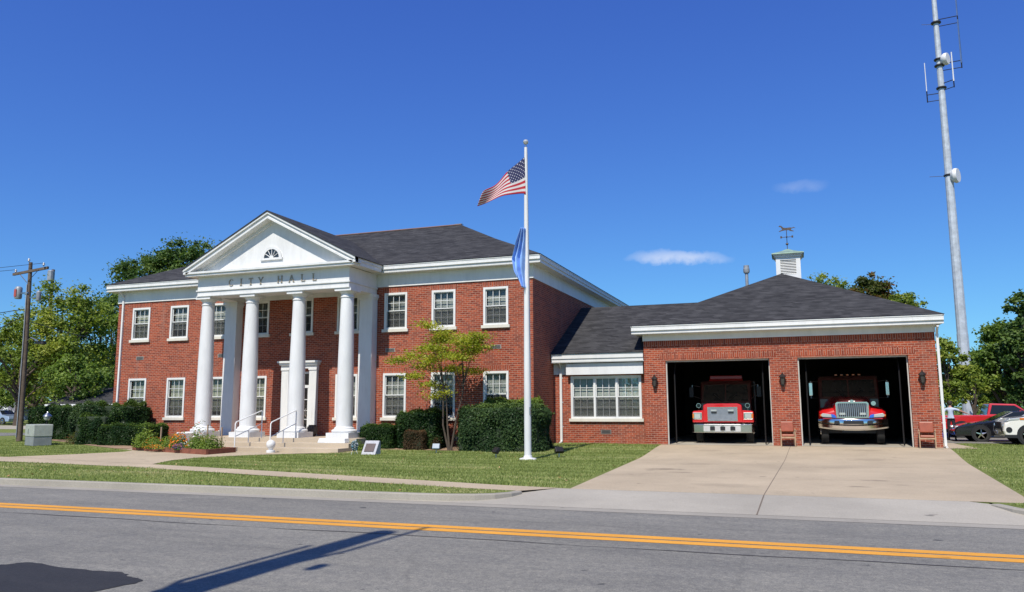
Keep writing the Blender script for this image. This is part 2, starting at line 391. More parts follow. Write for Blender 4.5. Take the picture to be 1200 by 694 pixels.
def curb(path, name='curb'):
    mb = MB(); vs = []; fs = []
    P = [Vector(p) for p in path]
    sec = [(0, -.26), (.015, -.125), (.035, -.108), (.16, -.106), (.175, -.13), (.175, -.3)]
    for i, p in enumerate(P):
        t = (P[min(i+1, len(P)-1)]-P[max(i-1, 0)]).normalized(); n = Vector((-t.y, t.x))
        for d, z in sec: q = p+n*d; vs.append((q.x, q.y, z))
    k = len(sec)
    for i in range(len(P)-1):
        for j in range(k-1): fs.append((i*k+j, (i+1)*k+j, (i+1)*k+j+1, i*k+j+1))
    fs.append(list(range(k))); fs.append(list(range((len(P)-1)*k, len(P)*k)))
    mb.add(vs, fs); struct(name, mb, CURB)
zi = -.117
struct('grass_verge', MB().poly([(-8.62, 14.76, zi), (-7.4, 14.80, zi), (-6.75, 14.88, zi), (-6.25, 15.02, zi), (-5.92, 15.22, zi), (-5.70, 15.50, zi), (-5.60, 15.85, zi), (-5.7, 16.2, zi), (-5.2, 16.7, zi), (-8.62, 16.7, zi)]), GRS)
struct('grass_verge', MB().poly([(5.02, 14.78, zi), (5.02, 16.85, zi), (3.1, 16.85, zi), (3.2, 16.35, zi), (3.42, 15.75, zi), (3.7, 15.28, zi), (4.25, 14.94, zi)]), GRS)
curb([(-700, 14.65), (-60, 14.65), (-30, 14.65), (-8.5, 14.65), (-7.4, 14.68), (-6.7, 14.76), (-6.2, 14.90), (-5.85, 15.12), (-5.6, 15.45), (-5.5, 15.8)])
curb([(3.1, 16.3), (3.3, 15.7), (3.6, 15.2), (4.2, 14.85), (5, 14.68), (7, 14.65), (700, 14.65)])
curb([(700, 3.0), (-700, 3.0)])
sheet('driveway_apron', APR, [14.6, 15.2, 15.9, 16.65], lambda y: -8.6+max(0, y-15.9)*4.6, lambda y: 5.0-max(0, (y-15.2))*1.5, zf=lambda y: -.243+.128*(y-14.6)/2.05)
DY = [16.65, 17.7, 20, 23, 26.5]+[y for y in YR[1:-1]]+[33.48]
sheet('driveway', DRV, DY, lambda y: -4.72-(y-16.65)*.0455, lambda y: 3.95+(max(0, y-17.7))*.078, dz=.006)
mb = MB()
jx = lambda y: -.79+.021*(y-14.2)
for i in range(len(DY)-1):
    a, b = DY[i], DY[i+1]; mb.poly([(jx(a)-.008, a, h(a)+.009), (jx(a)+.008, a, h(a)+.009), (jx(b)+.008, b, h(b)+.009), (jx(b)-.008, b, h(b)+.009)])
mb.poly([(jx(14.6)-.012, 14.6, -.239), (jx(14.6)+.012, 14.6, -.239), (jx(16.6)+.012, 16.6, -.113), (jx(16.6)-.012, 16.6, -.113)])
for y_ in (20.4, 25.0, 29.6):
    zz = h(y_)+.0095; mb.poly([(-4.9, y_-.006, zz), (4.2, y_-.006, zz), (4.2, y_+.006, zz), (-4.9, y_+.006, zz)])
struct('driveway_joint', mb, simple('joint', (.15, .12, .09), .9))
z = -.113
mb = MB(); mb.poly([(-60, 20.0, z), (-30, 19.8, z), (-25.4, 19.5, z), (-19.3, 18.85, z), (-13.6, 17.55, z), (-8, 16.3, z), (-6.0, 15.95, z), (-5.6, 15.9, z), (-5.0, 16.65, z), (-4.6, 16.65, z), (-6.43, 16.95, z), (-12.9, 18.5, z), (-19.3, 19.9, z), (-27.4, 21.4, z), (-60, 22, z)])
struct('sidewalk', mb, DRV)
mb = MB(); mb.poly([(3.93, 16.70, z+.004), (4.2, 16.75, z), (60, 16.8, z), (60, 17.9, z), (3.93, 17.75, z+.004)]); struct('sidewalk', mb, DRV)
z = -.109
mb = MB(); mb.poly([(-27.5, 21.35, z), (-19.3, 19.88, z), (-20.1, 21.6, z), (-20.25, 22.9, z), (-19.5, 24.6, z), (-18.2, 26.2, z), (-17.4, 26.75, z), (-26.9, 26.75, z), (-26.0, 25.3, z), (-26.6, 23.1, z)]); struct('path', mb, DRV)
sheet('path', DRV, YR[:4], lambda y: -27.6, lambda y: -16.6, dz=.008)
# mulch strips along the foundation
sheet('mulch', MUL, [28.9, 29.5, 30, 30.5, 31.0], lambda y: -16.9, lambda y: -10.0+(y-31)*.3, dz=.012)
sheet('mulch', MUL, [27.2, 28, 29, 30, 31, 32, 33], lambda y: -28.5-(y-27.2)*2.2, lambda y: -26.0, dz=.010)
# parking lot to the right and side street to the left
sheet('parking_lot', ASP, [37.6, 45, 75], lambda y: 5.6, lambda y: 90, dz=.006)
sheet('path', DRV, [33.0, 33.5, 34.5, 36, 37.6], lambda y: 4.6, lambda y: 6.1 if y < 35 else 6.0, dz=.010)
mb = MB(); mb.poly([(-300, 36, .056), (-45, 34, .056), (-44.5, 39, .056), (-300, 44, .056)]); struct('side_street', mb, ASP)
mb = MB(); mb.poly([(-300, 50, .056), (-52, 46, .056), (-52, 56, .056), (-300, 66, .056)]); struct('parking_lot', mb, APR)

# ------------------------------------------------------------------ foliage helpers
def leaf_mesh(name, P, size, mat, parent=None, tone=None, up_bias=.3, aspect=.62, normals=None):
    P = np.asarray(P, float); n = len(P)
    nd = rng.normal(size=(n, 3)); nd[:, 2] = np.abs(nd[:, 2])+up_bias
    if normals is not None: nd = nd*.75+np.asarray(normals)*1.3
    nd /= np.linalg.norm(nd, axis=1)[:, None]
    t = rng.normal(size=(n, 3)); t -= nd*(t*nd).sum(1)[:, None]; t /= np.linalg.norm(t, axis=1)[:, None]
    b = np.cross(nd, t); s = (size*rng.uniform(.6, 1.35, n))[:, None]
    fold = nd*s*.18
    V = np.stack([P-t*s*.5, P+b*s*.5*aspect-fold, P+t*s*.5, P-b*s*.5*aspect-fold], 1).reshape(-1, 3)
    me = bpy.data.meshes.new(name); me.vertices.add(4*n); me.vertices.foreach_set('co', V.ravel())
    me.loops.add(4*n); me.loops.foreach_set('vertex_index', np.arange(4*n)); me.polygons.add(n)
    me.polygons.foreach_set('loop_start', np.arange(n)*4); me.polygons.foreach_set('loop_total', np.full(n, 4)); me.update(calc_edges=True)
    tv = rng.uniform(0, 1, n) if tone is None else np.clip(np.asarray(tone)+rng.normal(0, .14, n), 0, 1)
    a = me.attributes.new('rnd', 'FLOAT', 'FACE'); a.data.foreach_set('value', tv.astype(np.float32))
    me.materials.append(mat); o = bpy.data.objects.new(name, me); col.objects.link(o)
    if parent: o.parent = parent
    return o
LV = {
 'green': m_leaf('leaf_green', [(0, (.060, .11, .018)), (.5, (.12, .19, .030)), (1, (.24, .31, .055))]),
 'yellowgreen': m_leaf('leaf_yellowgreen', [(0, (.10, .15, .020)), (.5, (.19, .25, .035)), (1, (.36, .38, .07))]),
 'dark': m_leaf('leaf_dark', [(0, (.038, .078, .020)), (.5, (.07, .13, .030)), (1, (.15, .21, .048))], .3),
 'autumn': m_leaf('leaf_autumn', [(0, (.045, .065, .015)), (.6, (.09, .11, .022)), (.85, (.16, .09, .03)), (1, (.20, .07, .03))]),
 'orn': m_leaf('leaf_ornamental', [(0, (.13, .17, .020)), (.5, (.30, .33, .035)), (.9, (.45, .44, .06)), (1, (.48, .38, .07))], .4),
 'hedge': m_leaf('leaf_hedge', [(0, (.010, .026, .009)), (.6, (.026, .055, .015)), (1, (.10, .16, .03))], .2, .4),
 'boxhedge': m_leaf('leaf_box', [(0, (.018, .040, .016)), (.6, (.050, .088, .032)), (1, (.13, .20, .055))], .2, .4),
 'light': m_leaf('leaf_light', [(0, (.07, .12, .015)), (.6, (.15, .22, .03)), (1, (.28, .34, .05))], .35),
 'redtip': m_leaf('leaf_red', [(0, (.035, .035, .015)), (.6, (.085, .05, .028)), (1, (.16, .085, .04))], .2),
}
def tree(name, base, H, rx, ry, z0, kind, nclump, nleaf, size, label, group=None, trunk_r=.25, seed=0, cat='tree', open_=.55, shape=None):
    rs = np.random.default_rng(seed+100); rd = random.Random(seed)
    root = empty(name, base, 0, label, cat, group)
    zc = (H+z0)/2; rz = (H-z0)/2
    C = []; tries = 0
    while len(C) < nclump and tries < 8000:
        tries += 1
        d = rs.normal(size=3); d /= np.linalg.norm(d); r = rs.uniform(.25, 1)**.45
        c = d*r
        k = 1.0
        if c[2] > 0: k = 1-.25*c[2]
        p = np.array([c[0]*rx*k, c[1]*ry*k, zc+c[2]*rz])
        C.append((p, rs.uniform(.55, 1.1)*(1-.25*r)))
    P = []; T = []; Nn = []
    w_ = np.array([s for _, s in C])**2; w_ /= w_.sum()
    cr = min(rx, rz)*open_*.62
    for (c, s), q in zip(C, w_):
        k = max(4, int(nleaf*q)); d = rs.normal(size=(k, 3)); d /= np.linalg.norm(d, axis=1)[:, None]
        rr = cr*s*np.abs(rs.normal(size=k))*.82*(1+.25*np.sin(d[:, 0]*5+c[0]*3)*np.cos(d[:, 2]*6+c[1]))
        pp = c+d*rr[:, None]*np.array([1, 1, .72])
        P.append(pp); T.append(np.full(k, np.clip(.5+.22*rs.normal(), .05, .95))); Nn.append(d)
    P = np.concatenate(P); T = np.concatenate(T); Nn = np.concatenate(Nn)
    leaf_mesh('crown', P, size, LV[kind], root, T, normals=Nn*.35)
    mb = MB(); top = zc+.35*rz
    tr = [(0, 0, -.1), (rd.uniform(-.1, .1), rd.uniform(-.1, .1), z0*.5), (rd.uniform(-.2, .2), 0, z0), (rd.uniform(-.3, .3), rd.uniform(-.3, .3), top)]
    mb.tube(tr, [trunk_r*1.25, trunk_r, trunk_r*.85, trunk_r*.3], 8)
    for i, (c, s) in enumerate(C[:min(len(C), 16)]):
        zs = z0*.75+rd.random()*(min(c[2], top)-z0*.75)*.6
        a = Vector((0, 0, zs)); e = Vector(c); m = a.lerp(e, .5)+Vector((0, 0, .08*(e-a).length))
        mb.tube([a, m, e], [trunk_r*.42, trunk_r*.28, trunk_r*.08], 5)
    mb.build('trunk', BARK, root, smooth=True)
    return root
def hedge(name, x0, x1, y0, y1, z0, z1, kind, size, label, dens=420, rnd=.12, group=None, cat='hedge', lump=.05, ground=None):
    root = empty(name, ((x0+x1)/2, (y0+y1)/2, z0), 0, label, cat, group)
    w, d, H = (x1-x0), (y1-y0), z1-z0
    area = 2*(w+d)*H+w*d; n = int(area*dens*1.35)
    ph = rng.uniform(0, 6, 6)
    def surf(P):   # superellipsoid-ish rounding with lumps
        u, v, s = P[:, 0]/(w/2), P[:, 1]/(d/2), P[:, 2]/H
        return P
    # sample on rounded box
    q = rng.uniform(-1, 1, (n*2, 3)); q[:, 2] = rng.uniform(0, 1, n*2)
    face = rng.uniform(0, area, n*2)
    A = [w*d, w*H*2, d*H*2]
    P = np.zeros((n*2, 3)); Nn = np.zeros((n*2, 3))
    f0 = face < A[0]; f1 = (face >= A[0]) & (face < A[0]+A[1]); f2 = ~(f0 | f1)
    P[:, 0] = q[:, 0]*w/2; P[:, 1] = q[:, 1]*d/2; P[:, 2] = q[:, 2]*H
    P[f0, 2] = H; Nn[f0, 2] = 1
    sg = np.where(rng.random(n*2) < .7, -1, 1)
    P[f1, 1] = (sg*d/2)[f1]; Nn[f1, 1] = sg[f1]
    P[f2, 0] = (np.where(rng.random(n*2) < .5, -1, 1)*w/2)[f2]; Nn[f2, 0] = np.sign(P[f2, 0])
    # round corners
    rr = rnd*2.2
    def rounded(P):
        lo = np.array([-w/2+rr, -d/2+rr, 0]); hi = np.array([w/2-rr, d/2-rr, H-rr]); lo = np.minimum(lo, hi*0-1e-3) if False else lo
        cpt = np.minimum(np.maximum(P, lo), hi); v = P-cpt; L = np.linalg.norm(v, axis=1); k = np.where(L > rr, rr/np.maximum(L, 1e-6), 1)
        return cpt+v*k[:, None]
    rr = min(rr, w*.45, d*.45, H*.8)
    P = rounded(P)
    lm = 1.5*lump*(np.sin(P[:, 0]*3.1+ph[0])*np.sin(P[:, 2]*4.3+ph[1])+np.sin(P[:, 0]*7+P[:, 1]*6+ph[2])*.6)
    P = P+Nn*(lm+rng.normal(0, lump*.55, n*2))[:, None]-Nn*.03
    P[:, 2] = np.maximum(P[:, 2], .02)
    hole = (np.sin(P[:, 0]*5.3+ph[0])*np.sin(P[:, 2]*6.1+ph[5])*np.sin(P[:, 1]*4.7+ph[1])+rng.normal(0, .22, len(P))) < .85
    stray = rng.random(len(P)) < .03; P[stray] += Nn[stray]*rng.uniform(.03, .13, (stray.sum(), 1))
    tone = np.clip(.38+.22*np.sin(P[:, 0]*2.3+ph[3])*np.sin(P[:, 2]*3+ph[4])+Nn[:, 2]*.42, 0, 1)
    P = P[hole]; tone = tone[hole]; Nn = Nn[hole]
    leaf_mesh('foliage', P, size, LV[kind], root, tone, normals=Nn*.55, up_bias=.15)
    # inner twig mass
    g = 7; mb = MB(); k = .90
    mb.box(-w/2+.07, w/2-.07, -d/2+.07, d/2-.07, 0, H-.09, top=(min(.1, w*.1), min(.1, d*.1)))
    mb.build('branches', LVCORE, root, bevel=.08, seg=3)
    return root
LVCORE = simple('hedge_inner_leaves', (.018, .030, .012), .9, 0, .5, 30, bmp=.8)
def in_poly(X, Y, poly):
    c = np.zeros(len(X), bool); n = len(poly)
    for i in range(n):
        x0, y0 = poly[i]; x1, y1 = poly[(i+1) % n]
        with np.errstate(divide='ignore', invalid='ignore'):
            t = ((y0 > Y) != (y1 > Y)) & (X < (x1-x0)*(Y-y0)/(y1-y0+1e-12)+x0)
        c ^= t
    return c
def hv(Y):
    u = np.clip((Y-26.5)/7.0, 0, 1); return -0.12+.17*u*u*(3-2*u)

# ------------------------------------------------------------------ walls with openings
def wall_open(mb, x0, x1, z0, z1, y, holes, thick=.3):
    xs = sorted({x0, x1, *[a for hh in holes for a in hh[:2]]}); zs = sorted({z0, z1, *[a for hh in holes for a in hh[2:]]})
    for i in range(len(xs)-1):
        for j in range(len(zs)-1):
            cx, cz = (xs[i]+xs[i+1])/2, (zs[j]+zs[j+1])/2
            if any(a < cx < b and c < cz < d for a, b, c, d in holes): continue
            for yy in (y, y+thick): mb.poly([(xs[i], yy, zs[j]), (xs[i+1], yy, zs[j]), (xs[i+1], yy, zs[j+1]), (xs[i], yy, zs[j+1])])
    for a, b, c, d in holes:
        mb.poly([(a, y, c), (a, y+thick, c), (a, y+thick, d), (a, y, d)]); mb.poly([(b, y, c), (b, y+thick, c), (b, y+thick, d), (b, y, d)])
        mb.poly([(a, y, d), (a, y+thick, d), (b, y+thick, d), (b, y, d)])
        if c > z0+.01: mb.poly([(a, y, c), (a, y+thick, c), (b, y+thick, c), (b, y, c)])
    return mb
def window(parent, cx, y, z0, z1, w, blind, units=1, casing=.075, cover=1.0, sill=True):
    "double hung six over six window filling the hole cx+-w/2, z0..z1"
    mb = MB(); a, b = cx-w/2, cx+w/2; c = casing
    mb.box(a-.02, a+c, y-.035, y+.12, z0, z1+.02); mb.box(b-c, b+.02, y-.035, y+.12, z0, z1+.02)
    mb.box(a+c, b-c, y-.035, y+.12, z1-c, z1+.02); mb.box(a+c, b-c, y-.03, y+.12, z0, z0+c)
    iw = (w-2*c); uw = iw/units; zm = (z0+z1)/2
    for k in range(units):
        ua, ub = a+c+uw*k, a+c+uw*(k+1)
        if k: mb.box(ua-.045, ua+.045, y-.03, y+.12, z0+c, z1-c); ua += .045
        if k < units-1: ub -= .045
        s = .035
        for (za, zb, yy) in ((zm, z1-c, y+.03), (z0+c, zm, y+.065)):
            mb.box(ua, ua+s, yy, yy+.03, za, zb); mb.box(ub-s, ub, yy, yy+.03, za, zb)
            mb.box(ua+s, ub-s, yy, yy+.03, za, za+s*1.1); mb.box(ua+s, ub-s, yy, yy+.03, zb-s, zb)
            for q in (1, 2):
                xm = ua+s+(ub-ua-2*s)*q/3; mb.box(xm-.011, xm+.011, yy+.004, yy+.026, za+s, zb-s)
            zq = (za+zb)/2; mb.box(ua+s, ub-s, yy+.006, yy+.024, zq-.011, zq+.011)
    wn = mb.build('window', WT, parent)
    MB().box(a+c, b-c, y+.097, y+.101, z0+c, z1-c).build('pane', GLS, wn)
    mb = MB(); zt = z1-c; nb = int((zt-(z0+c))*cover/.05)
    for i in range(nb):
        zz = zt-.05*(i+1); mb.poly([(a+c+.01, y+.16, zz), (b-c-.01, y+.16, zz), (b-c-.01, y+.19, zz+.043), (a+c+.01, y+.19, zz+.043)])
    mb.build('blind', blind, wn)
    MB().box(a+c+.01, b-c-.01, y+.050, y+.053, z0+c, zm).build('screen', SCRM, wn)
    if sill: MB().box(a-.10, b+.10, y-.10, y+.0, z0-.13, z0).build('sill', CREAM, wn)
    return wn
m_, nt_, b_ = _new('mesh_screen'); nt_.nodes.remove(b_)
_t = N(nt_, 'ShaderNodeBsdfTransparent'); _d = N(nt_, 'ShaderNodeBsdfDiffuse'); _d.inputs[0].default_value = (.06, .06, .06, 1); _m = N(nt_, 'ShaderNodeMixShader'); _m.inputs[0].default_value = .30
nt_.links.new(_t.outputs[0], _m.inputs[1]); nt_.links.new(_d.outputs[0], _m.inputs[2]); nt_.links.new(_m.outputs[0], nt_.nodes['Material Output'].inputs[0]); SCRM = m_

def eave(parent, x0, x1, y0, y1, zb, zt, sides='fblr', skip=None, name='gutter'):
    mb = MB(); zm = zb+(zt-zb)*.42
    def run(ax0, ax1, ay0, ay1): mb.box(ax0, ax1, ay0, ay1, zb, zt)
    t = .10
    segs = skip or [(x0, x1)]
    for a, b in segs:
        mb.box(a, b, y0, y0+t, zm, zt); mb.box(a, b, y0+.045, y0+t+.05, zb, zm); mb.box(a, b, y0-.02, y0+.03, zt-.035, zt+.004); mb.box(a, b, y0-.012, y0+.03, zm-.01, zm+.025)
    for sx, s in ((x0, 1), (x1, -1)):
        if ('l' if s == 1 else 'r') not in sides: continue
        xa, xb = sorted((sx, sx+s*t)); mb.box(xa, xb, y0+t, y1-t, zm, zt)
        xa, xb = sorted((sx+s*.045, sx+s*(t+.05))); mb.box(xa, xb, y0+t+.05, y1-t, zb, zm)
        xa, xb = sorted((sx-s*.02, sx+s*.03)); mb.box(xa, xb, y0-.02, y1, zt-.038, zt+.001)
    if 'b' in sides: mb.box(x0, x1, y1-t, y1, zb, zt)
    return mb.build(name, WT, parent)

# ================================================================== CITY HALL
X0, X1, YF, YB = -32.9, -10.28, 31.02, 48.6
CX = -21.65
ch = empty('city_hall', (CX, YF, 0), 0, 'two storey red brick city hall with white columned portico and dark hipped roof', 'city hall')
def P(o): return o
wx = [CX+d for d in (-9.7, -7.25, -4.9, -2.45, 0, 2.45, 4.9, 7.25, 9.7)]
WW = 1.10
holes = [(x-WW/2, x+WW/2, 5.10, 6.72) for x in wx]+[(x-WW/2, x+WW/2, 1.20, 3.12) for i, x in enumerate(wx) if i != 4]+[(CX-.52, CX+.52, .38, 3.3)]
def child(o, root):
    "keep world coordinates: the root's origin is subtracted"
    return o
def under(root, *objs):
    for o in objs:
        o.parent = root; o.matrix_parent_inverse = Matrix.Translation(-Vector(root.location))
mb = wall_open(MB(), X0, X1, -.15, 7.02, YF, holes)
mb.poly([(X1, YF, -.15), (X1, YB, -.15), (X1, YB, 7.02), (X1, YF, 7.02)]); mb.poly([(X0, YF, -.15), (X0, YB, -.15), (X0, YB, 7.02), (X0, YF, 7.02)])
mb.poly([(X0, YB, -.15), (X1, YB, -.15), (X1, YB, 7.02), (X0, YB, 7.02)])
W0 = []
def B(o): W0.append(o); return o
B(mb.build('wall', BR))
mb = MB().box(X0-.04, X1+.04, YF-.05, YB+.04, 7.02, 7.60); mb.box(X0-.48, X1+.46, YF-.45, YB+.4, 7.60, 7.625)
B(mb.build('frieze', WT))
mb = MB()
for x in wx: mb.box(x-WW/2-.1, x+WW/2+.1, YF-.004, YF+.02, 6.745, 6.98)
for i, x in enumerate(wx):
    if i != 4: mb.box(x-WW/2-.1, x+WW/2+.1, YF-.004, YF+.02, 3.145, 3.37)
[B(q) for q in split(mb, 'lintel', BRS)]
ex0, ex1, ey0, ey1 = -33.3, -9.8, 30.52, 49.0
B(eave(None, ex0, ex1, ey0, ey1, 7.62, 7.93, skip=[(ex0, -26.19), (-17.22, ex1)]))
mb = MB()
rings = [(0, 7.95), (3.2, 9.46), (6.35, 11.08)]
def ring(s, zz, o=.04): return [(ex0-o+s, ey0-o+s, zz), (ex1+o-s, ey0-o+s, zz), (ex1+o-s, ey1+o-s, zz), (ex0-o+s, ey1+o-s, zz)]
for (s0, z0_), (s1, z1_) in zip(rings[:-1], rings[1:]):
    a, b = ring(s0, z0_), ring(s1, z1_)
    for i in range(4): mb.poly([a[i], a[(i+1) % 4], b[(i+1) % 4], b[i]])
mb.poly(ring(*rings[-1])); mb.poly(ring(0, 7.93, .03))
B(mb.build('roof', SH))
mb = MB()
tp = ring(*rings[-1]); mb.tube([Vector(tp[0])+Vector((0, 0, .02)), Vector(tp[1])+Vector((0, 0, .02))], .05, 6)
B(mb.build('ridge_cap', simple('ridge_copper', (.16, .09, .07), .7)))
B(MB().box(tp[1][0]-.45, tp[1][0]-.05, tp[1][1]+.1, tp[1][1]+.35, 11.05, 11.2).build('roof_vent', STEEL))
# windows
kinds_u = [BLC, BLG, BLG, BLD, BLD, BLD, BLD, BLG, BLG]; kinds_l = [BLC, BLC, BLC, BLC, None, BLG, BLG, BLG, BLG]
for i, x in enumerate(wx):
    B(window(None, x, YF, 5.10, 6.72, WW, kinds_u[i], cover=(.97, .72, .98, .9, .55, .8, .97, .93, .98)[i]))
    if i != 4: B(window(None, x, YF, 1.20, 3.12, WW, kinds_l[i], cover=(.97, .95, .9, .97, 1, .8, .96, .7, .5)[i]))
# vents in the brick
for x, z_ in ((-17.0, 4.17), (-11.95, 4.17), (-31.3, 4.16), (-26.2, 4.17), (-14.4, .42), (-13.7, .30)):
    mb = MB(); mb.box(x-.24, x+.24, YF-.012, YF+.02, z_-.09, z_+.09)
    v = B(mb.build('vent', simple('vent_metal', (.30, .27, .24), .6, .2)))
    mb = MB()
    for k in range(4): mb.box(x-.2, x+.2, YF-.018, YF-.013, z_-.066+k*.036, z_-.048+k*.036)
    mb.build('louvre', BLACK, v)
# downspouts
def downspout(x, y, zt, zb, foot=True, r=.05):
    mb = MB(); mb.box(x-r, x+r, y-.10, y-.01, zb+.12, zt-.3)
    mb.box(x-r*1.1, x+r*1.1, y-.11, y-.005, zt-.34, zt-.28)
    mb.tube([(x, y-.055, zt-.3), (x, y-.2, zt-.12), (x, y-.38, zt)], r*.95, 8)
    if foot: mb.tube([(x, y-.055, zb+.14), (x, y-.12, zb+.07), (x, y-.32, zb+.04)], r*.95, 8)
    for k in range(3): zz = zb+(zt-zb)*(.2+.3*k); mb.box(x-r*1.5, x+r*1.5, y-.012, y-.004, zz, zz+.04)
    return mb.build('downspout', WT)
B(downspout(-32.55, YF, 7.6, 0))
# entrance
mb = MB()
for s in (-1, 1):
    xa, xb = sorted((CX+s*.56, CX+s*.95)); mb.box(xa, xb, YF-.16, YF, .48, 3.42); mb.box(xa-.03, xb+.03, YF-.19, YF, .38, .6); mb.box(xa-.03, xb+.03, YF-.19, YF, 3.36, 3.44)
mb.box(CX-.98, CX+.98, YF-.18, YF, 3.44, 3.6); mb.box(CX-1.04, CX+1.04, YF-.26, YF, 3.6, 3.7); mb.box(CX-1.1, CX+1.1, YF-.33, YF, 3.7, 3.79)
B(mb.build('door_surround', WT))
mb = MB()
for xa, xb in ((CX-.52, CX-.44), (CX+.44, CX+.52)): mb.box(xa, xb, YF+.05, YF+.13, .38, 3.3)
mb.box(CX-.44, CX+.44, YF+.05, YF+.13, 2.55, 2.68); mb.box(CX-.44, CX+.44, YF+.05, YF+.13, 3.2, 3.3); mb.box(CX-.44, CX+.44, YF+.05, YF+.13, .38, .62)
mb.box(CX-.44, CX-.36, YF+.06, YF+.12, .62, 2.55); mb.box(CX+.36, CX+.44, YF+.06, YF+.12, .62, 2.55)
for zz in (1.1, 1.5, 2.0): mb.box(CX-.36, CX+.36, YF+.07, YF+.11, zz, zz+.03)
d_ = B(mb.build('door', WT))
MB().box(CX-.44, CX+.44, YF+.085, YF+.09, .62, 3.2).build('pane', GLD, d_)
MB().tube([(CX+.3, YF+.05, 1.25), (CX+.3, YF, 1.3), (CX+.3, YF, 1.55), (CX+.3, YF+.05, 1.6)], .015, 6).build('handle', CHR, d_)
# porch floor and steps
mb = MB(); PX0, PX1 = -26.4, -17.0
mb.box(PX0, PX1, 28.3, YF, -.2, .38); B(mb.build('porch_floor', STEPC))
mb = MB(); mb.box(PX0+.3, PX1+.02, 27.7, 28.3, -.2, .215); mb.box(PX0+.3, PX1+.04, 26.9, 27.7, -.2, .05); B(mb.build('steps', STEPC, bevel=.015))
# columns
cxs = [-25.4, -22.95, -20.45, -18.02]; CY = 29.02
def column(x):
    prof = [(.345, .72), (.352, 1.4), (.348, 2.4), (.33, 3.8), (.30, 5.2), (.275, 6.22), (.27, 6.30), (.30, 6.315), (.30, 6.35), (.272, 6.37), (.272, 6.46)]
    c = MB().lathe(prof, (x, CY, 0), 36).build('column', WH, smooth=True)
    b = MB().lathe([(.50, .60), (.525, .63), (.53, .68), (.50, .72), (.43, .74), (.42, .80), (.37, .82), (.35, .86)], (x, CY, 0), 36); b.box(x-.54, x+.54, CY-.54, CY+.54, .38, .60)
    bb = b.build('base', WH, smooth=True); bb.parent = c
    t = MB().lathe([(.272, 6.46), (.30, 6.48), (.35, 6.55), (.36, 6.575)], (x, CY, 0), 36); t.box(x-.40, x+.40, CY-.40, CY+.40, 6.575, 6.678)
    tt = t.build('capital', WH, smooth=True); tt.parent = c
    return c
for x in cxs: B(column(x))
for x in (-25.4, -18.02):
    mb = MB(); mb.box(x-.33, x+.33, 30.56, YF, .60, 6.45)
    p = B(mb.build('pilaster', WH))
    MB().box(x-.38, x+.38, 30.5, YF, .381, .60).build('base', WH, p)
    mb = MB(); mb.box(x-.36, x+.36, 30.53, YF, 6.45, 6.53); mb.box(x-.40, x+.40, 30.48, YF, 6.53, 6.678); mb.build('capital', WH, p)
# entablature
EX0, EX1, EY = -25.70, -17.70, 28.60
mb = MB()
for a, b, c, d in ((EX0, EX1, EY, EY+.8), (EX0, EX0+.75, EY+.8, YF-.06), (EX1-.75, EX1, EY+.8, YF-.06)):
    mb.box(a, b, c, d, 6.68, 7.6)
o_ = .05
mb.box(EX0-o_, EX1+o_, EY-o_, EY, 6.93, 6.985); mb.box(EX0-.025, EX1+.025, EY-.025, EY, 6.70, 6.745)
mb.box(EX1, EX1+o_, EY, YF-.06, 6.93, 6.985); mb.box(EX0-o_, EX0, EY, YF-.06, 6.93, 6.985)
mb.box(EX0+.75, EX1-.75, EY+.8, YF-.06, 6.92, 6.96)
B(mb.build('entablature', WH))
mb = MB(); mb.box(EX0+.76, EX1-.76, YF-.12, YF-.01, 6.72, 6.92); B(mb.build('ceiling_trim', WH))
# cornice of the portico
GX0, GX1, GY = -26.22, -17.18, 28.19
mb = MB()
mb.box(GX0+.1, GX1-.1, GY+.06, EY+.1, 7.60, 7.70); mb.box(GX0, GX1, GY, EY+.1, 7.70, 7.79)
for s, sx in ((1, GX0), (-1, GX1)):
    xa, xb = sorted((sx, sx+s*.1)); mb.box(xa, xb, GY+.0, 30.50, 7.79, 7.93); mb.box(*sorted((sx+s*.04, sx+s*.5)), GY+.45, 30.50, 7.61, 7.79)
B(mb.build('cornice', WT))
AX, AZ_ = (GX0+GX1)/2, 10.26
B(MB().prism([(EX0+.1, 7.79), (EX1-.1, 7.79), (AX, 9.95)], 'y', EY+.03, EY+.12).build('tympanum', WH))
mb = MB(); sl = (AZ_-7.90)/(AX-GX0)
def rake(t0, t1, y0, y1, x_in=0):
    # band between offsets t0 and t1 below the roof line
    L = []
    z_ = lambda x, t: 7.90+sl*(x-GX0)-t if x <= AX else 7.90+sl*(GX1-x)-t
    lo = GX0+x_in; hi = GX1-x_in
    mb.prism([(lo, z_(lo, t1)), (AX, z_(AX, t1)), (AX, z_(AX, t0)), (lo, z_(lo, t0))], 'y', y0, y1)
    mb.prism([(AX, z_(AX, t1)), (hi, z_(hi, t1)), (hi, z_(hi, t0)), (AX, z_(AX, t0))], 'y', y0, y1)
rake(-.02, .09, GY-.03, GY+.25); rake(.09, .22, GY+.04, GY+.25); rake(.217, .30, GY+.0, EY+.02, .12); rake(.297, .46, EY-.06, EY+.045, .5)
B(mb.build('raking_cornice', WT))
mb = MB(); yb = 35.6
for s, gx in ((1, GX0), (-1, GX1)):
    mb.add([(gx-s*.05, GY-.06, 7.93), (AX, GY-.06, AZ_+.055), (AX, yb, AZ_+.055), (gx-s*.05, yb, 7.93), (gx-s*.05, GY-.06, 7.90), (AX, GY-.06, AZ_+.0), (AX, yb, AZ_), (gx-s*.05, yb, 7.90)],
           [(0, 1, 2, 3), (4, 7, 6, 5), (0, 4, 5, 1), (1, 5, 6, 2), (2, 6, 7, 3), (3, 7, 4, 0)])
B(mb.build('portico_roof', SH))
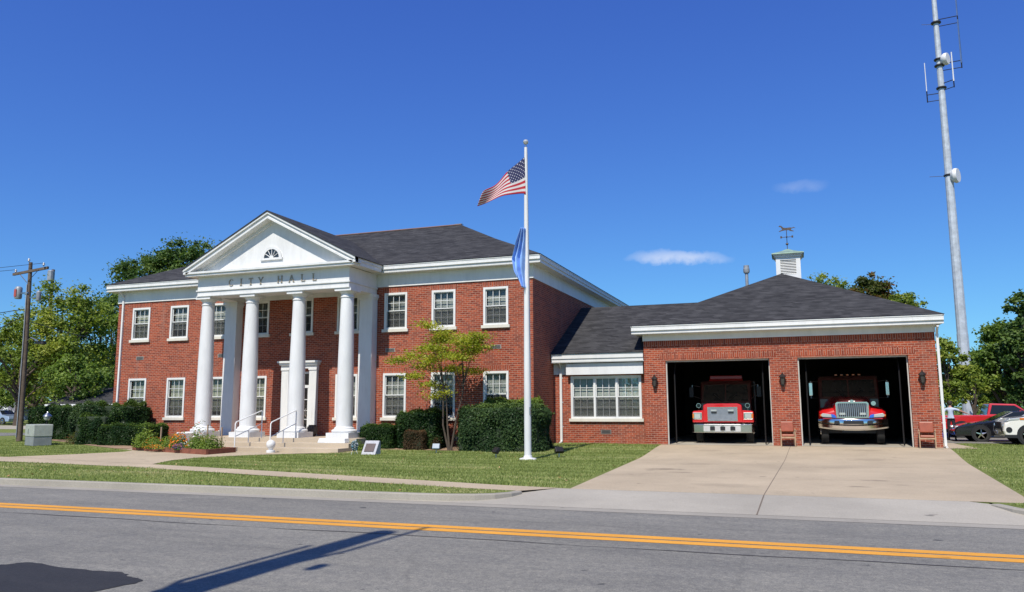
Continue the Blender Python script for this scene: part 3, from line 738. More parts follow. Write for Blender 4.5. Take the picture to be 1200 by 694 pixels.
# fan window
fx, fz, fr = AX, 8.24, .40
mb = MB(); n = 16
for k in range(n):
    a0, a1 = PI*k/n, PI*(k+1)/n
    mb.add([(fx+math.cos(a)*r, y, fz+math.sin(a)*r) for y in (EY-.03, EY+.03) for r, a in ((fr, a0), (fr+.12, a0), (fr+.12, a1), (fr, a1))], [(0, 1, 2, 3), (4, 5, 6, 7), (0, 4, 7, 3), (1, 5, 6, 2)])
for k in range(1, 6):
    a = PI*k/6; mb.tube([(fx, EY-.01, fz), (fx+math.cos(a)*fr, EY-.01, fz+math.sin(a)*fr)], .018, 4)
mb.lathe([(.11, -.03), (.11, .0)], (fx, EY+.0, fz), 12, 'y'); mb.box(fx-fr-.18, fx+fr+.18, EY-.05, EY+.03, fz-.09, fz)
fw = B(mb.build('fan_window', WH))
MB().prism([(fx+math.cos(PI*k/n)*fr, fz+math.sin(PI*k/n)*fr) for k in range(n+1)], 'y', EY+.008, EY+.02).build('pane', GLD if False else simple('fan_glass', (.03, .04, .05), .08), fw)
# letters
LM = simple('bronze_letter', (.36, .30, .22), .5, .2)
def letter(ch_, x, z0_, hh=.31, y=EY-.035):
    mb = MB(); w_ = .2; t = .042; s = .028
    def bx(a, b, c, d): mb.box(x+a, x+b, y, y+.03, z0_+c, z0_+d)
    if ch_ == 'I': bx(-t/2, t/2, 0, hh); bx(-.06, .06, 0, .02); bx(-.06, .06, hh-.02, hh)
    if ch_ == 'T': bx(-t/2, t/2, 0, hh-.026); bx(-.11, .11, hh-.026, hh); bx(-.05, .05, -.001, .018); bx(-.11, -.093, hh-.065, hh-.026); bx(.093, .11, hh-.065, hh-.026)
    if ch_ == 'H':
        for q in (-.09, .09): bx(q-t/2, q+t/2, 0, hh); bx(q-.045, q+.045, -.001, .018); bx(q-.045, q+.045, hh-.018, hh+.001)
        bx(-.07, .07, hh*.47, hh*.47+.024)
    if ch_ == 'L': bx(-.09, -.09+t, 0, hh); bx(-.09+t, .10, 0, .026); bx(.083, .10, .026, .075); bx(-.12, -.02, hh-.018, hh+.001)
    if ch_ == 'A':
        for q in (-1, 1): mb.prism([(x+q*.115-.014-(.01 if q > 0 else 0), z0_), (x+q*.115+.014+(.01 if q > 0 else 0), z0_), (x+.02, z0_+hh), (x-.02, z0_+hh)], 'y', y, y+.03); bx(q*.11-.04, q*.11+.04, -.001, .016)
        bx(-.065, .065, hh*.33, hh*.33+.022)
    if ch_ == 'Y':
        bx(-t/2, t/2, 0, hh*.45); bx(-.05, .05, -.001, .016)
        for q in (-1, 1): mb.prism([(x-.02, z0_+hh*.43), (x+.02, z0_+hh*.43), (x+q*.11+.017, z0_+hh), (x+q*.11-.017, z0_+hh)], 'y', y, y+.03); bx(q*.11-.04, q*.11+.04, hh-.014, hh+.002)
    if ch_ == 'C':
        R = hh/2
        for k in range(14):
            a0 = R_(42)+R_(276)*k/14; a1 = R_(42)+R_(276)*(k+1)/14
            th = lambda a: .016+.028*max(0, -math.cos(a))
            mb.prism([(x+math.cos(a0)*R*.85, z0_+R+math.sin(a0)*R), (x+math.cos(a1)*R*.85, z0_+R+math.sin(a1)*R), (x+math.cos(a1)*(R*.85-th(a1)), z0_+R+math.sin(a1)*(R-th(a1))), (x+math.cos(a0)*(R*.85-th(a0)), z0_+R+math.sin(a0)*(R-th(a0)))], 'y', y, y+.03)
    return B(mb.build('letter', LM))
for c_, x in zip('CITYHALL', (-23.82, -23.28, -22.75, -22.22, -21.20, -20.60, -20.0, -19.42)): letter(c_, x, 7.09)
# handrails
def rail(x0, x1):
    mb = MB(); r = .024; yb_, yt = 26.75, 28.45; ox = 0
    mb.tube([(x0, yb_, .0), (x0, yb_, 1.0), (x0, yb_+.06, 1.07), (x0, yt-.05, 1.52), (x0, yt, 1.53), (x0, yt, .36)], r, 8)
    mb.tube([(x0, yb_, .48), (x0, yt, .98)], r*.8, 8); mb.tube([(x0, yb_+.85, .2), (x0, yb_+.85, .74)], r*.7, 6)
    return mb.build('handrail', WH, smooth=True)
B(rail(-21.75, 0)); B(rail(-20.02, 0))
under(ch, *W0)
# children of children were built in world coordinates under parents at the origin: nothing to fix

# ---- things standing on the porch
def thing_mesh(name, mb, mat, label, cat, group=None, **k):
    o = mb.build(name, mat, **k); return tag(o, label, cat, group)
def recentre(o):
    "move a single mesh thing's origin to its base"
    me = o.data; vs = [v.co for v in me.vertices]
    c = Vector(((min(v.x for v in vs)+max(v.x for v in vs))/2, (min(v.y for v in vs)+max(v.y for v in vs))/2, min(v.z for v in vs)))
    for v in me.vertices: v.co -= c
    o.location = c; return o
thing_mesh('stone_block', MB().box(-18.55, -17.25, 27.85, 28.28, .217, .40, top=(.05, .04)), WH, 'low white stone block on the steps before the rightmost column', 'block', bevel=.02)
recentre(bpy.data.objects['stone_block'])
o = thing_mesh('urn', MB().lathe([(.10, 0), (.16, .03), (.22, .14), (.25, .28), (.22, .42), (.16, .46), (.18, .50)], (-20.45, 30.3, .381), 20), simple('dark_clay', (.07, .055, .045), .7), 'dark round clay urn on the porch beside the entrance door', 'urn', smooth=True); recentre(o)
gp = MB().lathe([(.17, 0), (.17, .09), (.07, .11), (.07, .13), (.11, .16), (.16, .24), (.18, .32), (.16, .41), (.10, .47), (.03, .50)], (-19.75, 26.45, -.113), 24)
o = thing_mesh('garden_globe', gp, WH, 'white stone ball on a small base at the foot of the right handrail', 'ornament', smooth=True); recentre(o)
gp = MB().lathe([(.30, 0), (.33, .06), (.30, .20), (.20, .30), (.22, .42), (.36, .55), (.42, .62), (.36, .66), (.10, .60)], (-25.15, 27.75, -.05), 12)
o = thing_mesh('garden_planter', gp, WH, 'white pedestal planter bowl behind the flower bed at the leftmost column', 'planter', smooth=True); recentre(o)

# ================================================================== CONNECTING WING
W0 = []
lk = empty('connecting_wing', (-8.2, 33.9, 0), 0, 'low single storey brick wing with a wide triple window joining city hall and the garage', 'building')
LY = 33.9
mb = wall_open(MB(), -10.28, -6.1, -.1, 3.05, LY, [(-9.47, -6.36, 1.12, 2.96)])
B(mb.build('wall', BR))
B(window(None, (-9.47-6.36)/2, LY, 1.12, 2.96, 3.11, BLG, units=3))
B(MB().box(-9.62, -6.2, LY-.30, LY+.02, 3.03, 3.52).build('panel', WH))
mb = MB().box(-10.27, -9.62, LY-.03, LY+.02, 3.05, 3.56); mb.box(-10.27, -6.13, 33.45, LY+.3, 3.56, 3.585); B(mb.build('frieze', WT))
mb = MB(); mb.box(-10.24, -6.15, 33.40, 33.50, 3.73, 3.93); mb.box(-10.24, -6.15, 33.44, 33.56, 3.585, 3.73); mb.box(-10.24, -6.15, 33.385, 33.42, 3.90, 3.935); B(mb.build('gutter', WT))
lz = lambda y: 3.95+.4875*(y-33.36)
mb = MB(); pts = [(-10.28, 33.36), (-6.14, 33.36), (-6.14, 35.7), (-3.1, 38.95), (-10.28, 38.95)]
mb.poly([(x, y, lz(y)) for x, y in pts]); mb.poly([(-10.28, 38.95, lz(38.95)), (-3.1, 38.95, lz(38.95)), (-6.14, 42.2, 5.08), (-6.14, 44.5, 3.96), (-10.28, 44.5, 3.96)])
mb.poly([(-10.28, 33.36, 3.93), (-6.14, 33.36, 3.93), (-6.14, 44.5, 3.93), (-10.28, 44.5, 3.93)])
B(mb.build('roof', SH))
v = B(MB().box(-8.17, -7.70, LY-.012, LY+.02, .46, .64).build('vent', simple('vent_metal2', (.20, .17, .15), .6, .2)))
mb = MB()
for k in range(4): mb.box(-8.13, -7.74, LY-.018, LY-.013, .49+k*.036, .508+k*.036)
mb.build('louvre', BLACK, v)
B(downspout(-9.93, LY, 3.6, .03, foot=True))
under(lk, *W0)

# ================================================================== FIRE STATION GARAGE
W0 = []
fs = empty('fire_station', (-.6, 33.5, 0), 0, 'single storey brick fire station with two open vehicle bays and a hipped roof with cupola', 'fire station')
GXa, GXb, GYf, GYb = -6.13, 5.0, 33.5, 45.2
OP = [(-5.22, -1.03), (.04, 4.04)]
mb = wall_open(MB(), GXa, GXb, -.1, 4.40, GYf, [(a, b, -.1, 3.55) for a, b in OP], .35)
mb.poly([(GXa, GYf, -.1), (GXa, GYb, -.1), (GXa, GYb, 4.4), (GXa, GYf, 4.4)]); mb.poly([(GXb, GYf, -.1), (GXb, GYb, -.1), (GXb, GYb, 4.4), (GXb, GYf, 4.4)]); mb.poly([(GXa, GYb, -.1), (GXb, GYb, -.1), (GXb, GYb, 4.4), (GXa, GYb, 4.4)])
B(mb.build('wall', BR))
mb = MB()
for a, b in OP: mb.box(a-.25, b+.25, GYf-.004, GYf+.02, 3.62, 3.86)
[B(q) for q in split(mb, 'lintel', BRS)]
B(MB().box(GXa+.001, GXb-.001, GYf-.004, GYf+.02, 4.16, 4.39).build('soldier_course', BRS))
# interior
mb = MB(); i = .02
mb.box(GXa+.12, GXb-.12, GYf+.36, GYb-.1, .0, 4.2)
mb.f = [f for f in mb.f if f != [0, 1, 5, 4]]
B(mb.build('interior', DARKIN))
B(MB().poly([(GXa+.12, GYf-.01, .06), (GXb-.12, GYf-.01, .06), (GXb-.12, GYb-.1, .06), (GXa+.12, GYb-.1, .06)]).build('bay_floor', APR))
for a, b in OP:
    mb = MB(); mb.box(a, a+.05, GYf+.10, GYf+.2, .06, 3.55); mb.box(b-.04, b, GYf+.22, GYf+.3, .06, 3.55); mb.box(a+.05, b-.04, GYf+.12, GYf+.2, 3.49, 3.55)
    d_ = B(mb.build('door_frame', simple('worn_door_trim', (.48, .46, .42), .6)))
    mb = MB()
    for q in (a+.3, b-.3): mb.tube([(q, GYf+.45, .1), (q, GYf+.45, 3.0), (q, GYf+.8, 3.5), (q, GYf+4, 3.7)], .03, 6)
    split(mb, 'door_track', IRON, d_)
    # raised sectional door lying under the ceiling
    mb = MB()
    for k in range(5): mb.box(a+.2, b-.2, GYf+.95+k*.72, GYf+1.63+k*.72, 3.72, 3.78)
    mb.build('raised_door', WT, d_)
mb = MB().box(GXa-.03, GXb+.03, GYf-.04, GYb+.03, 4.40, 4.66); mb.box(GXa-.35, GXb+.2, GYf-.43, GYb+.3, 4.66, 4.685); B(mb.build('frieze', WT))
hx0, hx1, hy0, hy1 = -6.55, 5.28, 33.0, 45.6
B(eave(None, hx0, hx1, hy0, hy1, 4.68, 5.01))
mb = MB(); ap = (-.45, 38.9, 7.86); ap2 = (-.45, 39.7, 7.86); c = [(hx0-.04, hy0-.04, 5.03), (hx1+.04, hy0-.04, 5.03), (hx1+.04, hy1+.04, 5.03), (hx0-.04, hy1+.04, 5.03)]
mb.add(c+[ap, ap2], [(0, 1, 4), (1, 2, 5, 4), (2, 3, 5), (3, 0, 4, 5), (3, 2, 1, 0)])
B(mb.build('roof', SH))
# cupola
cx_, cy_ = -.13, 40.1; s = .56
mb = MB()
mb.box(cx_-s, cx_+s, cy_-s, cy_+s, 7.2, 7.9)
for sx in (-1, 1):
    for sy in (-1, 1): mb.box(*sorted((cx_+sx*s, cx_+sx*(s-.2))), *sorted((cy_+sy*s, cy_+sy*(s-.2))), 7.9, 8.75)
mb.box(cx_-s+.01, cx_+s-.01, cy_-s+.01, cy_+s-.01, 8.62, 8.76); mb.box(cx_-s-.05, cx_+s+.05, cy_-s-.05, cy_+s+.05, 8.76, 8.84); mb.box(cx_-s-.11, cx_+s+.11, cy_-s-.11, cy_+s+.11, 8.84, 8.90)
cu = B(mb.build('cupola', WH))
mb = MB()
for k in range(9):
    zz = 7.92+k*.078
    for (a0, a1, b0, b1) in ((cx_-.37, cx_+.37, cy_-s+.04, cy_-s+.1), (cx_-.37, cx_+.37, cy_+s-.1, cy_+s-.04)): mb.add([(a0, b0, zz), (a1, b0, zz), (a1, b1, zz+.05), (a0, b1, zz+.05), (a0, b0, zz+.015), (a1, b0, zz+.015), (a1, b1, zz+.065), (a0, b1, zz+.065)], [(0, 1, 2, 3), (4, 5, 6, 7), (0, 1, 5, 4), (3, 2, 6, 7)])
    for xx in (cx_-s+.04, cx_+s-.1): mb.box(xx, xx+.05, cy_-.37, cy_+.37, zz, zz+.02)
mb.build('louvre', WT, cu)
MB().box(cx_-.38, cx_+.38, cy_-.38, cy_+.38, 7.9, 8.62).build('core', BLACK, cu)
mb = MB(); pf = [(.74, 8.90), (.73, 8.95), (.50, 9.03), (.25, 9.13), (.05, 9.24)]
vs = []; fs_ = []
for r, z_ in pf: vs += [(cx_-r, cy_-r, z_), (cx_+r, cy_-r, z_), (cx_+r, cy_+r, z_), (cx_-r, cy_+r, z_)]
for i in range(len(pf)-1):
    for k in range(4): fs_.append((4*i+k, 4*i+(k+1) % 4, 4*i+4+(k+1) % 4, 4*i+4+k))
fs_ += [(3, 2, 1, 0), (16, 17, 18, 19)]
mb.add(vs, fs_); mb.build('cupola_roof', COP, cu)
mb = MB(); mb.tube([(cx_, cy_, 9.2), (cx_, cy_, 10.3)], .018, 6)
mb.lathe([(.01, -.07), (.06, -.03), (.07, 0), (.06, .03), (.01, .07)], (cx_, cy_, 9.50), 10)
mb.tube([(cx_-.26, cy_, 9.85), (cx_+.26, cy_, 9.85)], .016, 5); mb.tube([(cx_, cy_-.26, 9.85), (cx_, cy_+.26, 9.85)], .016, 5); mb.lathe([(.01, -.05), (.05, 0), (.01, .05)], (cx_, cy_, 9.85), 8)
for sx, sy in ((-1, 0), (1, 0)): mb.box(cx_+sx*.26-.04, cx_+sx*.26+.04, cy_-.006, cy_+.006, 9.80, 9.91)
# running horse silhouette, cut from sheet metal
hp = [(-.42, 10.28), (-.34, 10.33), (-.28, 10.30), (-.16, 10.32), (.02, 10.31), (.14, 10.33), (.22, 10.42), (.30, 10.45), (.36, 10.40), (.31, 10.37), (.27, 10.38), (.22, 10.29), (.20, 10.23), (.34, 10.17), (.36, 10.13), (.20, 10.17), (.08, 10.19), (-.10, 10.19), (-.16, 10.15), (-.32, 10.11), (-.34, 10.14), (-.22, 10.19), (-.22, 10.25), (-.32, 10.28)]
mb.prism([(cx_-x, z_) for x, z_ in hp], 'y', cy_-.012, cy_+.012)
mb.build('weathervane', VANE, cu)
mb = MB().lathe([(.075, 7.0), (.075, 8.05), (.13, 8.08), (.15, 8.14), (.15, 8.30), (.13, 8.32), (.13, 8.45)], (-2.07, 39.5, 0), 16); B(mb.build('vent_pipe', GALV, smooth=True))
# wall lanterns
def lantern(x, z0_):
    mb = MB(); y = GYf; mb.box(x-.06, x+.06, y-.02, y, z0_+.05, z0_+.35); mb.tube([(x, y-.02, z0_+.12), (x, y-.08, z0_+.02), (x, y-.14, z0_+.06)], .014, 6)
    mb.prism([(x-.06, y-.20), (x+.06, y-.20), (x+.06, y-.08), (x-.06, y-.08)], 'z', z0_+.05, z0_+.07)
    for sx in (-1, 1):
        for sy in (-.22, -.06): mb.tube([(x+sx*.055, y-.14+(sy+.14)*.7, z0_+.06), (x+sx*.09, y-.14+(sy+.14), z0_+.36)], .010, 4)
    mb.lathe([(.15, .36), (.13, .39), (.06, .46), (.02, .50), (.03, .52), (.005, .55)], (x, y-.14, z0_), 8); mb.lathe([(.01, -.04), (.05, 0), (.06, .06)], (x, y-.14, z0_), 8)
    l = B(mb.build('wall_lantern', IRON))
    MB().lathe([(.065, .07), (.10, .35)], (x, y-.14, z0_), 8).build('lantern_glass', simple('smoked_glass', (.06, .055, .05), .15), l)
for x in (-5.68, -.56, 4.46): lantern(x, 2.42)
B(downspout(5.07, GYf-.02, 4.6, .05, r=.045))
under(fs, *W0)

# ================================================================== FIRE ENGINES
def wheel(mb_t, mb_r, x, y, z, r, w_, side):
    mb_t.lathe([(r*.62, -w_/2), (r*.94, -w_/2), (r, -w_*.35), (r, w_*.35), (r*.94, w_/2), (r*.62, w_/2)], (x, y, z), 24, 'x')
    mb_r.lathe([(r*.60, -w_*.3), (r*.60, w_*.3), (r*.3, w_*.42), (r*.22, w_*.62), (.02, w_*.64)] if side > 0 else [(.02, -w_*.64), (r*.22, -w_*.62), (r*.3, -w_*.42), (r*.60, -w_*.3), (r*.60, w_*.3)], (x, y, z), 20, 'x')
def truck_common(root, cabw, cabz, yc, hoodz):
    # cab with raked windscreen, roof light bar, pump body, wheels
    mb = MB(); prof = [(yc, .75), (yc, hoodz-.1), (yc+.35, cabz-.12), (yc+.55, cabz), (yc+2.6, cabz), (yc+2.6, .75)]
    mb.prism(prof, 'x', -cabw, cabw); cab = mb.build('cab', RED_SHADE, root, bevel=.06, seg=3)
    n = Vector((0, -(cabz-.12-hoodz+.1), .35)).normalized(); 
    def wp(x, t, off=.012): p = Vector((x, yc, hoodz-.1)).lerp(Vector((x, yc+.35, cabz-.12)), t); return p+n*off
    mb = MB(); a = cabw-.14
    mb.add([wp(-a, .12), wp(-.03, .12), wp(-.03, .93), wp(-a+.04, .93), wp(.03, .12), wp(a, .12), wp(a-.04, .93), wp(.03, .93)], [(0, 1, 2, 3), (4, 5, 6, 7)]); split(mb, 'windscreen', GLDK, cab)
    mb = MB()
    for sx in (-1, 1): mb.tube([(sx*.1, yc-.03, hoodz-.02), (sx*.5, yc+.10, hoodz+.32)], .012, 4)
    split(mb, 'wiper', BLACK, cab)
    mb = MB()
    for sx in (-1, 1): mb.add([(sx*(cabw+.006), yc+.55, hoodz), (sx*(cabw+.006), yc+1.3, hoodz), (sx*(cabw+.006), yc+1.3, cabz-.2), (sx*(cabw+.006), yc+.7, cabz-.2)], [(0, 1, 2, 3)])
    split(mb, 'side_window', GLDK, cab)
    mb = MB(); mb.box(-1.18, 1.18, yc+2.75, yc+7.2, .62, cabz+.05); mb.build('pump_body', RED_SHADE, root, bevel=.04)
    mb = MB(); mb.box(-.42, .42, yc-2, yc+7, .5, .72); mb.box(-.9, .9, yc-1.1, yc-.9, .45, .6); mb.build('chassis', BLACK, root)
    for y, zz in ((.95, .5), (5.4, .5)):
        for sx in (-1, 1):
            t, r = MB(), MB(); wheel(t, r, sx*1.05, y, zz, .48, .28, sx); w_ = t.build('wheel', RUB, root, smooth=True); r.build('rim', CHR, w_, smooth=True)
RED_SHADE = simple('shaded_red_paint', (.06, .003, .004), .3, 0, .05, 1, coat=.6)  # engine red darkened for cab and pump body: bay shade put into the colour
GLDK = simple('dark_windscreen', (.012, .014, .015), .06)
# engine one: square shouldered hood
T1 = empty('fire_engine', (-3.08, 34.85, .06), 0, 'red fire engine with square silver grille in the left bay', 'fire engine', 'fire engines parked in the bays')
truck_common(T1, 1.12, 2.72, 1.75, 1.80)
mb = MB(); mb.prism([(-.84, .88), (.84, .88), (.80, 1.62), (.62, 1.70), (-.62, 1.70), (-.80, 1.62)], 'y', 0, 1.8); mb.build('hood', RED, T1, bevel=.05, seg=3)
mb = MB()
for sx in (-1, 1): mb.prism([(sx*.80, .88), (sx*1.27, .88), (sx*1.27, 1.32), (sx*1.22, 1.37), (sx*.80, 1.40)], 'y', .04, 1.5)
split(mb, 'fender', RED, T1, bevel=.04, seg=3)
mb = MB(); y = -.03
mb.box(-.62, .62, y, 0, 1.50, 1.535); mb.box(-.62, .62, y, 0, .94, .975); mb.box(-.62, -.585, y, 0, .975, 1.50); mb.box(.585, .62, y, 0, .975, 1.50)
g = mb.build('grille', CHR, T1)
mb = MB()
mb.box(-.585, .585, -.004, -.001, .975, 1.50)
for k in range(11): mb.box(-.585, .585, -.022, -.005, .985+k*.047, 1.008+k*.047)
mb.build('grille_bars', SILV, g)
mb = MB()
for sx in (-1, 1): mb.box(sx*.35-.12, sx*.35+.12, -.07, -.02, 1.36, 1.43)
split(mb, 'warning_light', LENS, g)
mb = MB()
for sx in (-1, 1): mb.box(sx*.35-.11, sx*.35+.11, -.05, -.02, 1.27, 1.33)
split(mb, 'warning_light_slot', BLACK, g)
for sx in (-1, 1):
    mb = MB(); mb.box(sx*1.05-.19, sx*1.05+.19, -.0, .05, 1.02, 1.30); hl = mb.build('headlight', CHR, T1, bevel=.01)
    MB().box(sx*1.05-.12, sx*1.05+.12, -.014, .0, 1.07, 1.25).build('lens', LENS, hl)
    MB().box(sx*1.22-.035, sx*1.22+.025, -.012, .0, 1.07, 1.25).build('indicator', AMB, hl)
    mb = MB(); mb.lathe([(.10, -.05), (.10, .05), (.04, .10)], (sx*1.02, .35, 1.60), 16, 'y'); mb.tube([(sx*1.02, .4, 1.35), (sx*1.02, .4, 1.52)], .02, 6); f = mb.build('spot_lamp', CHR, T1, smooth=True)
    MB().lathe([(.085, -.056), (.085, -.051)], (sx*1.02, .35, 1.60), 16, 'y').build('lens', GLDK, f)
    mb = MB(); mb.tube([(sx*1.12, 1.9, 2.45), (sx*1.42, 1.6, 2.52), (sx*1.47, 1.6, 2.05), (sx*1.12, 1.9, 1.92)], .018, 6); mi = mb.build('mirror_arm', STEEL, T1)
    MB().box(sx*1.46-.09, sx*1.46+.09, 1.55, 1.63, 1.98, 2.42).build('mirror', BLACK, mi)
mb = MB(); mb.prism([(-1.31, -.05), (-1.20, -.22), (-.75, -.35), (.75, -.35), (1.20, -.22), (1.31, -.05), (1.31, 0), (-1.31, 0)], 'z', .46, .82); bp = mb.build('bumper', CHR, T1, bevel=.02)
mb = MB()
for sx in (-.62, -.17, .22, .62): mb.box(sx-.15, sx+.13, -.365, -.352, .52, .76)
split(mb, 'bumper_plate', simple('worn_white', (.48, .48, .46), .4), bp)
mb = MB()
for sx in (-.40, 0.02, .43): mb.box(sx-.10, sx+.10, -.375, -.352, .56, .72)
split(mb, 'bumper_slot', BLACK, bp)
mb = MB(); mb.box(-.75, .75, 2.35, 2.75, 2.72, 2.78); mb.box(-.72, .72, 2.4, 2.7, 2.78, 2.96); mb.build('light_bar', simple('red_lens', (.35, .01, .01), .2), T1, bevel=.03)
# engine two: rounded chrome nose
T2 = empty('fire_engine', (2.02, 34.85, .06), 0, 'red fire engine with tall bright chrome grille and curved chrome bumper in the right bay', 'fire engine', 'fire engines parked in the bays')
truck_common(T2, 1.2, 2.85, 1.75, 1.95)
mb = MB(); vs = []; fs_ = []
secs = [(0.0, .66, 1.02, 1.78), (.10, .72, 1.0, 1.84), (.8, .85, .95, 1.92), (1.8, 1.05, .9, 2.0)]
for y, hw, z0_, z1_ in secs:
    for k in range(11):
        a = PI*k/10; vs.append((-hw*math.copysign(abs(math.cos(a))**.55, math.cos(a)), y, z0_+(z1_-z0_)*abs(math.sin(a))**.5))
for i in range(3):
    for k in range(10): fs_.append((i*11+k, i*11+k+1, i*11+12+k, i*11+11+k))
fs_ += [list(range(11)), list(range(33, 44))]
mb.add(vs, fs_); mb.build('hood', RED, T2, smooth=True)
mb = MB()
for sx in (-1, 1):
    vs = []; fs_ = []
    for i, (y, xo, zt, zb) in enumerate([(.02, 1.10, 1.22, 1.02), (.10, 1.20, 1.38, .92), (.35, 1.27, 1.50, .90), (1.0, 1.28, 1.52, .95), (1.6, 1.26, 1.46, .95)]):
        for px_, pz in ((.5, zb), (xo, zb), (xo, zt-.14), (xo-.12, zt-.03), (.6, zt+.10)): vs.append((sx*px_, y, pz))
    for i in range(4):
        for k in range(5): fs_.append((i*5+k, i*5+(k+1) % 5, i*5+5+(k+1) % 5, i*5+5+k))
    fs_ += [list(range(5)), list(range(20, 25))]; mb.add(vs, fs_)
split(mb, 'fender', RED, T2, smooth=True)
mb = MB(); gp_ = [(-.60, 1.08), (.60, 1.08), (.62, 1.66), (.56, 1.72), (-.56, 1.72), (-.62, 1.66)]
gi = [(-.54, 1.13), (.54, 1.13), (.56, 1.62), (.52, 1.66), (-.52, 1.66), (-.56, 1.62)]
for i in range(6):
    j = (i+1) % 6; mb.add([(gp_[i][0], -.05, gp_[i][1]), (gp_[j][0], -.05, gp_[j][1]), (gi[j][0], -.05, gi[j][1]), (gi[i][0], -.05, gi[i][1]), (gp_[i][0], 0.02, gp_[i][1]), (gp_[j][0], .02, gp_[j][1]), (gi[j][0], .02, gi[j][1]), (gi[i][0], .02, gi[i][1])], [(0, 1, 2, 3), (0, 1, 5, 4), (3, 2, 6, 7)])
g = mb.build('grille', CHR, T2)
mb = MB()
for k in range(15): x = -.525+k*.075; mb.box(x-.017, x+.017, -.035, .01, 1.13, 1.65)
mb.build('grille_bars', STEEL, g); MB().box(-.55, .55, -.002, .0, 1.13, 1.65).build('grille_mesh', BLACK, g)
mb = MB(); mb.lathe([(.07, -.09), (.06, -.05)], (0, 0, 1.74), 14, 'y'); mb.tube([(-.12, -.06, 1.74), (.12, -.06, 1.74)], .025, 8); mb.build('emblem', CHR, g, smooth=True)
mb = MB()
for sx in (-1, 1): mb.box(sx*.38-.11, sx*.38+.11, -.08, -.04, 1.20, 1.29)
split(mb, 'warning_light', LENS, g)
for sx in (-1, 1):
    mb = MB(); mb.prism([(sx*.78, 1.10), (sx*1.14, 1.12), (sx*1.20, 1.20), (sx*1.12, 1.27), (sx*.80, 1.22)], 'y', -.02, .06); hl = mb.build('headlight', LENS, T2, bevel=.01)
    MB().prism([(sx*.60, 1.08), (sx*.78, 1.10), (sx*.80, 1.24), (sx*.66, 1.20)], 'y', -.03, .05).build('marker_lens', BLUL, hl)
    MB().prism([(sx*1.14, 1.13), (sx*1.22, 1.15), (sx*1.23, 1.22), (sx*1.18, 1.21)], 'y', -.01, .06).build('indicator', AMB, hl)
    mb = MB(); mb.tube([(sx*1.2, 1.95, 2.6), (sx*1.50, 1.55, 2.62), (sx*1.50, 1.55, 1.9), (sx*1.2, 1.95, 1.9)], .018, 6); mi = mb.build('mirror_arm', STEEL, T2)
    MB().box(sx*1.50-.07, sx*1.50+.07, 1.47, 1.56, 2.0, 2.56).build('mirror', CHR, mi, bevel=.02)
mb = MB(); mb.lathe([(.09, -.05), (.09, .05), (.04, .08)], (.82, .25, 1.66), 14, 'y'); mb.build('spot_lamp', CHR, T2, smooth=True)
mb = MB(); vs = []; fs_ = []; n = 16
for k in range(n+1):
    x = -1.30+2.6*k/n; u = x/1.3; yy = -.42+.40*abs(u)**2.4; zb = .58+.10*u*u; zt = 1.04-.0*u*u
    for dy, zz in ((.10, zb), (.0, zb+.06), (-.01, zb+.18), (.04, zb+.24), (0.03, zt-.06), (.06, zt)): vs.append((x, yy+dy, zz))
for k in range(n):
    for j in range(5): fs_.append((k*6+j, k*6+6+j, k*6+7+j, k*6+1+j))
mb.add(vs, fs_); bp = mb.build('bumper', CHR, T2, smooth=True)
mb = MB()
for x0_, x1_ in ((-.72, -.52), (-.38, .38), (.52, .72)): mb.prism([(x0_, .84), (x1_, .84), (x1_-.02, .97), (x0_+.02, .97)], 'y', -.43+.2*abs((x0_+x1_)/2.6)**2.4, -.37+.2*abs((x0_+x1_)/2.6)**2.4)
split(mb, 'bumper_opening', BLACK, bp)
mb = MB()
for k in range(5): mb.box(-.5+.23*k, -.40+.23*k, 1.95, 2.05, 2.86, 2.91)
split(mb, 'roof_marker', AMB, T2)

# ================================================================== CHAIRS
CHW = simple('light_wood', (.42, .28, .17), .5, 0, .2, 8); CHB = simple('brown_vinyl', (.30, .075, .035), .4, 0, .15, 6)
def chair(x, y, z_, rz, label):
    r = empty('armchair', (x, y, z_), rz, label, 'chair', 'brown chairs before the brick piers')
    MB().box(-.24, .24, -.26, .22, .38, .47).build('seat', CHB, r, bevel=.03)
    m = MB(); m.M = Matrix.Translation((0, .22, .58)) @ Matrix.Rotation(R_(-10), 4, 'X'); m.box(-.24, .24, -.03, .04, -.02, .38); m.build('backrest', CHB, r, bevel=.03)
    for sx in (-1, 1):
        for a, b in (((sx*.26, -.26, 0), (sx*.26, -.24, .63)), ((sx*.25, .28, 0), (sx*.25, .24, .60))): MB().tube([a, b], .022, 6).build('leg', CHW, r)
        MB().tube([(sx*.27, -.28, .64), (sx*.27, 0, .66), (sx*.26, .26, .62)], .026, 6).build('armrest', CHW, r)
    MB().box(-.24, .24, -.25, -.23, .33, .38).build('seat_frame', CHW, r)
    return r
chair(-.47, 33.12, h(33.1)+.01, R_(4), 'brown vinyl armchair before the brick pier between the two open bays')
chair(4.43, 33.10, h(33.1)+.01, R_(-6), 'brown vinyl armchair before the pier at the right end of the garage')

